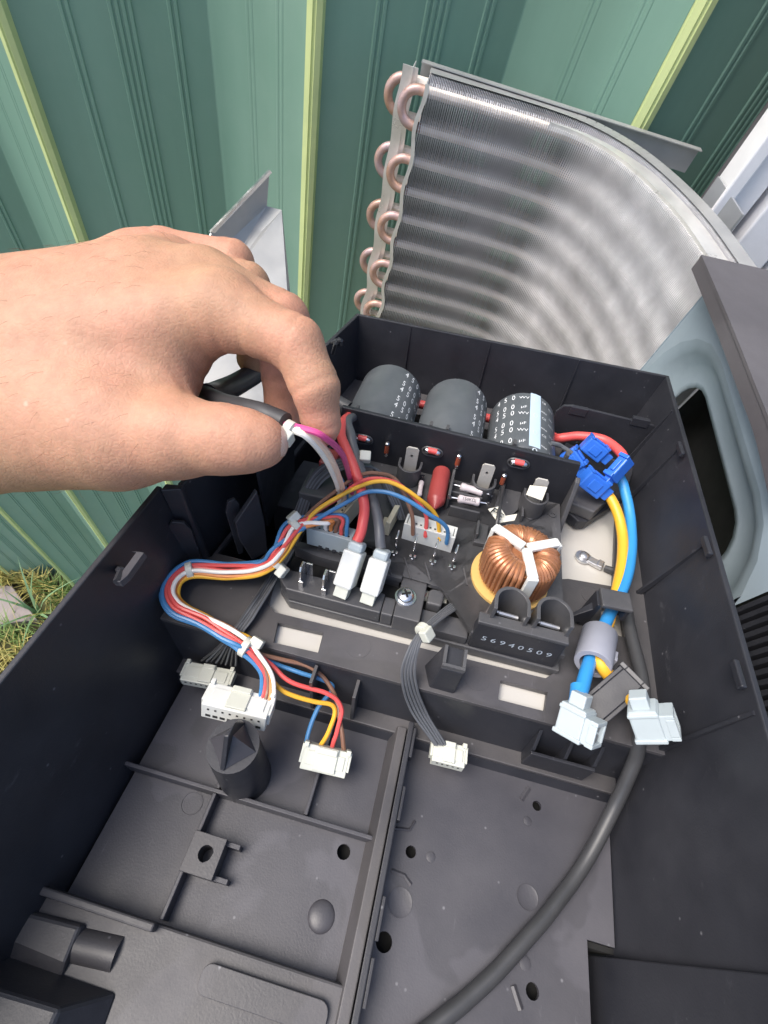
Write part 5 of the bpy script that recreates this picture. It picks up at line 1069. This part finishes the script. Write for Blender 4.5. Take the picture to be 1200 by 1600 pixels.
def sdf(P):
    D = None
    for (a, b, r1, r2) in palm_bones:
        d = cone(P, cm(*a), cm(*b), r1, r2); D = d if D is None else smin(D, d, 9)
    F = None
    for ch in (index, middle, ring_, little):
        f = None
        for (a, b, r1, r2) in ch:
            d = cone(P, cm(*a), cm(*b), r1, r2); f = d if f is None else smin(f, d, 2.5)
        # joint creases on the inner side of the bends and faint rings
        for (a, b, r1, r2) in ch[:-1]:
            j = cm(*b); u = _n(cm(*b)-cm(*a)); v2 = P-j; t = v2@u; dist = np.linalg.norm(v2, axis=-1)
            f = f + .5*np.exp(-(t/.9)**2)*np.exp(-(np.maximum(dist-r2*.4, 0)/(r2*1.0))**4)
        F = f if F is None else smin(F, f, 1.2)
    D1 = smin(D, F, 6.0)
    f = None
    for (a, b, r1, r2) in thumb:
        d = cone(P, cm(*a), cm(*b), r1, r2); f = d if f is None else smin(f, d, 4)
    j = cm(352, 687, 145); u = _n(cm(395, 690, 144)-cm(275, 682, 148)); v2 = P-j; t = v2@u; dist = np.linalg.norm(v2, axis=-1)
    for dt in (-2.2, 0, 2.0): f = f + .28*np.exp(-((t-dt)/.6)**2)*np.exp(-(np.maximum(dist-8, 0)/7)**4)
    D = np.minimum(D1, smin(D, f, 8.0))
    # tendons and knuckle relief on the back of the hand, shallow flexion folds at the web
    w = cm(318, 592, 156); v2 = P-w; u = _n(np.array([.85, -.5, .1])); t = v2@u; dist = np.linalg.norm(v2, axis=-1)
    for dt in (-6, 0, 5): D = D + .5*np.exp(-((t-dt)/.9)**2)*np.exp(-(dist/16)**2)
    w = cm(372, 535, 150); v2 = P-w; u = _n(np.array([1, .12, 0])); t = v2@u; dist = np.linalg.norm(v2, axis=-1)
    for dt in (-5, 2.5): D = D + .6*np.exp(-((t-dt)/.8)**2)*np.exp(-(dist/11)**2)
    return D
Fld = np.empty((nx, ny, nz), np.float32)
for i0 in range(0, nx, 16):
    X_, Y_, Z_ = np.meshgrid(gx[i0:i0+16], gy, gz, indexing='ij'); Fld[i0:i0+16] = sdf(np.stack([X_, Y_, Z_], -1))
def surface_nets(F):
    s = F < 0
    c000 = s[:-1,:-1,:-1]; n_in = np.zeros(c000.shape, np.int8)
    for dx in (0,1):
        for dy in (0,1):
            for dz in (0,1): n_in += s[dx:dx+c000.shape[0], dy:dy+c000.shape[1], dz:dz+c000.shape[2]]
    cells = np.argwhere((n_in > 0) & (n_in < 8)); idx = -np.ones(c000.shape, np.int32); idx[tuple(cells.T)] = np.arange(len(cells))
    acc = np.zeros((len(cells), 3)); cnt = np.zeros(len(cells)); cor = [(dx,dy,dz) for dx in (0,1) for dy in (0,1) for dz in (0,1)]
    val = {c_: F[cells[:,0]+c_[0], cells[:,1]+c_[1], cells[:,2]+c_[2]] for c_ in cor}
    for a in cor:
        for ax in range(3):
            if a[ax] == 0:
                b = list(a); b[ax] = 1; b = tuple(b); fa, fb = val[a], val[b]; m = (fa < 0) != (fb < 0); t = np.zeros(len(cells)); t[m] = fa[m]/(fa[m]-fb[m])
                p = np.array(a, float)[None].repeat(len(cells), 0); p[:,ax] = t; acc[m] += p[m]; cnt[m] += 1
    V = cells + acc/cnt[:,None]; faces = []
    for ax in range(3):
        o1, o2 = [(1,2),(2,0),(0,1)][ax]
        a = [slice(None)]*3; b = [slice(None)]*3; a[ax] = slice(0,-1); b[ax] = slice(1,None)
        sa, sb = s[tuple(a)], s[tuple(b)]; e = np.argwhere(sa != sb)
        e = e[(e[:,o1] > 0) & (e[:,o2] > 0) & (e[:,o1] < idx.shape[o1]) & (e[:,o2] < idx.shape[o2])]
        q = []
        for (d1, d2) in ((-1,-1),(0,-1),(0,0),(-1,0)):
            k = e.copy(); k[:,o1] += d1; k[:,o2] += d2; q.append(idx[tuple(k.T)])
        q = np.stack(q, 1); fl = sa[tuple(e.T)]; q[~fl] = q[~fl][:, ::-1]; faces.append(q)
    return V, np.concatenate(faces)
HV, HF = surface_nets(Fld)
HV = lo + HV*VS
def to_eye(v): return np.asarray(v) @ WM.T                  # camera axes -> world axes, eye-height origin
hand_base = to_eye(cm(120, 560, 170))
hv = (to_eye(HV) - hand_base)*.001
me = bpy.data.meshes.new('hand'); me.from_pydata([tuple(p) for p in hv], [], [tuple(int(k) for k in f) for f in HF]); me.validate(); me.update()
me.polygons.foreach_set('use_smooth', [True]*len(me.polygons)); me.materials.append(M['skin'])
person = bpy.data.objects.new('person', me); link(person); person.matrix_world = C @ Matrix.Translation(Vector(hand_base)*.001); BASE[person.name] = tuple(hand_base)
fl_ = np.zeros(len(HV))
for (kx, ky, kd, kr, ka) in ((345, 486, 151, 13, .35), (462, 537, 147, 12, .55), (500, 655, 154, 16, .6), (320, 452, 160, 13, .35), (440, 500, 160, 12, .5), (445, 630, 178, 20, .9), (262, 418, 178, 14, .35), (300, 400, 188, 26, .55), (352, 687, 145, 12, .4), (405, 690, 144, 12, .5), (120, 470, 160, 40, .35)):
    fl_ = np.maximum(fl_, ka*np.exp(-(np.linalg.norm(HV-cm(kx, ky, kd), axis=1)/kr)**2))
if len(me.vertices) == len(fl_):
    att = me.attributes.new('flush', 'FLOAT', 'POINT'); att.data.foreach_set('value', fl_.astype(np.float32))
sm = person.modifiers.new('smooth', 'SMOOTH'); sm.factor = .5; sm.iterations = 2
tag(person, 'bare hand and wrist reaching in from the left, thumb and finger pinching a lead', 'person')
# thumb nail wrapped over the far side of the tip
c_ = cm(413, 691, 144.3); ax = _n(np.array([1.0, -.12, -.42])); e2 = _n(np.cross(ax, (0.1, 0, 1.0))); e1 = np.cross(e2, ax)
mb = MB(); gv = []; NU, NV = 10, 12
for i in range(NU+1):
    for j in range(NV+1):
        a = -1+2*i/NU; b = -1+2*j/NV; k = math.sqrt(max(.03, 1-.45*b*b)); th = math.radians(34)*a*k+math.radians(6); ph = math.radians(46)*b
        d = ax*math.cos(th)*math.cos(ph)+e1*math.sin(th)+e2*math.cos(th)*math.sin(ph); gv.append(tuple(to_eye(c_+d*np.array(6.9))))
mb.add(gv, [(i*(NV+1)+j, (i+1)*(NV+1)+j, (i+1)*(NV+1)+j+1, i*(NV+1)+j+1) for i in range(NU) for j in range(NV)])
nl = obj('thumb_nail', mb, 'nail', person, smooth='all'); so2 = nl.modifiers.new('thick', 'SOLIDIFY'); so2.thickness = .0007; so2.offset = 0

# fine hairs on the back of the wrist
nrm = np.array([tuple(v.normal) for v in me.vertices]); cand = np.where((HV[:,0] < -70) & (HV[:,2] < 175))[0]
mb = MB(); rng = np.random.default_rng(3)
for i in rng.choice(cand, 260, replace=False):
    p = hv[i]*1000 + hand_base; n3 = nrm[i]; flow = to_eye(_n(np.array([-.75, .55, 0])+rng.normal(0, .25, 3))); flow = _n(flow-(flow@n3)*n3*.9); L_ = rng.uniform(2.5, 6)
    mb.tube([p, p+n3*L_*.22+flow*L_*.4, p+n3*L_*.26+flow*L_], [.035, .03, .012], 3, caps=False)
hr = obj('arm_hair', mb, 'hair_brown', person); hr['kind'] = 'stuff'
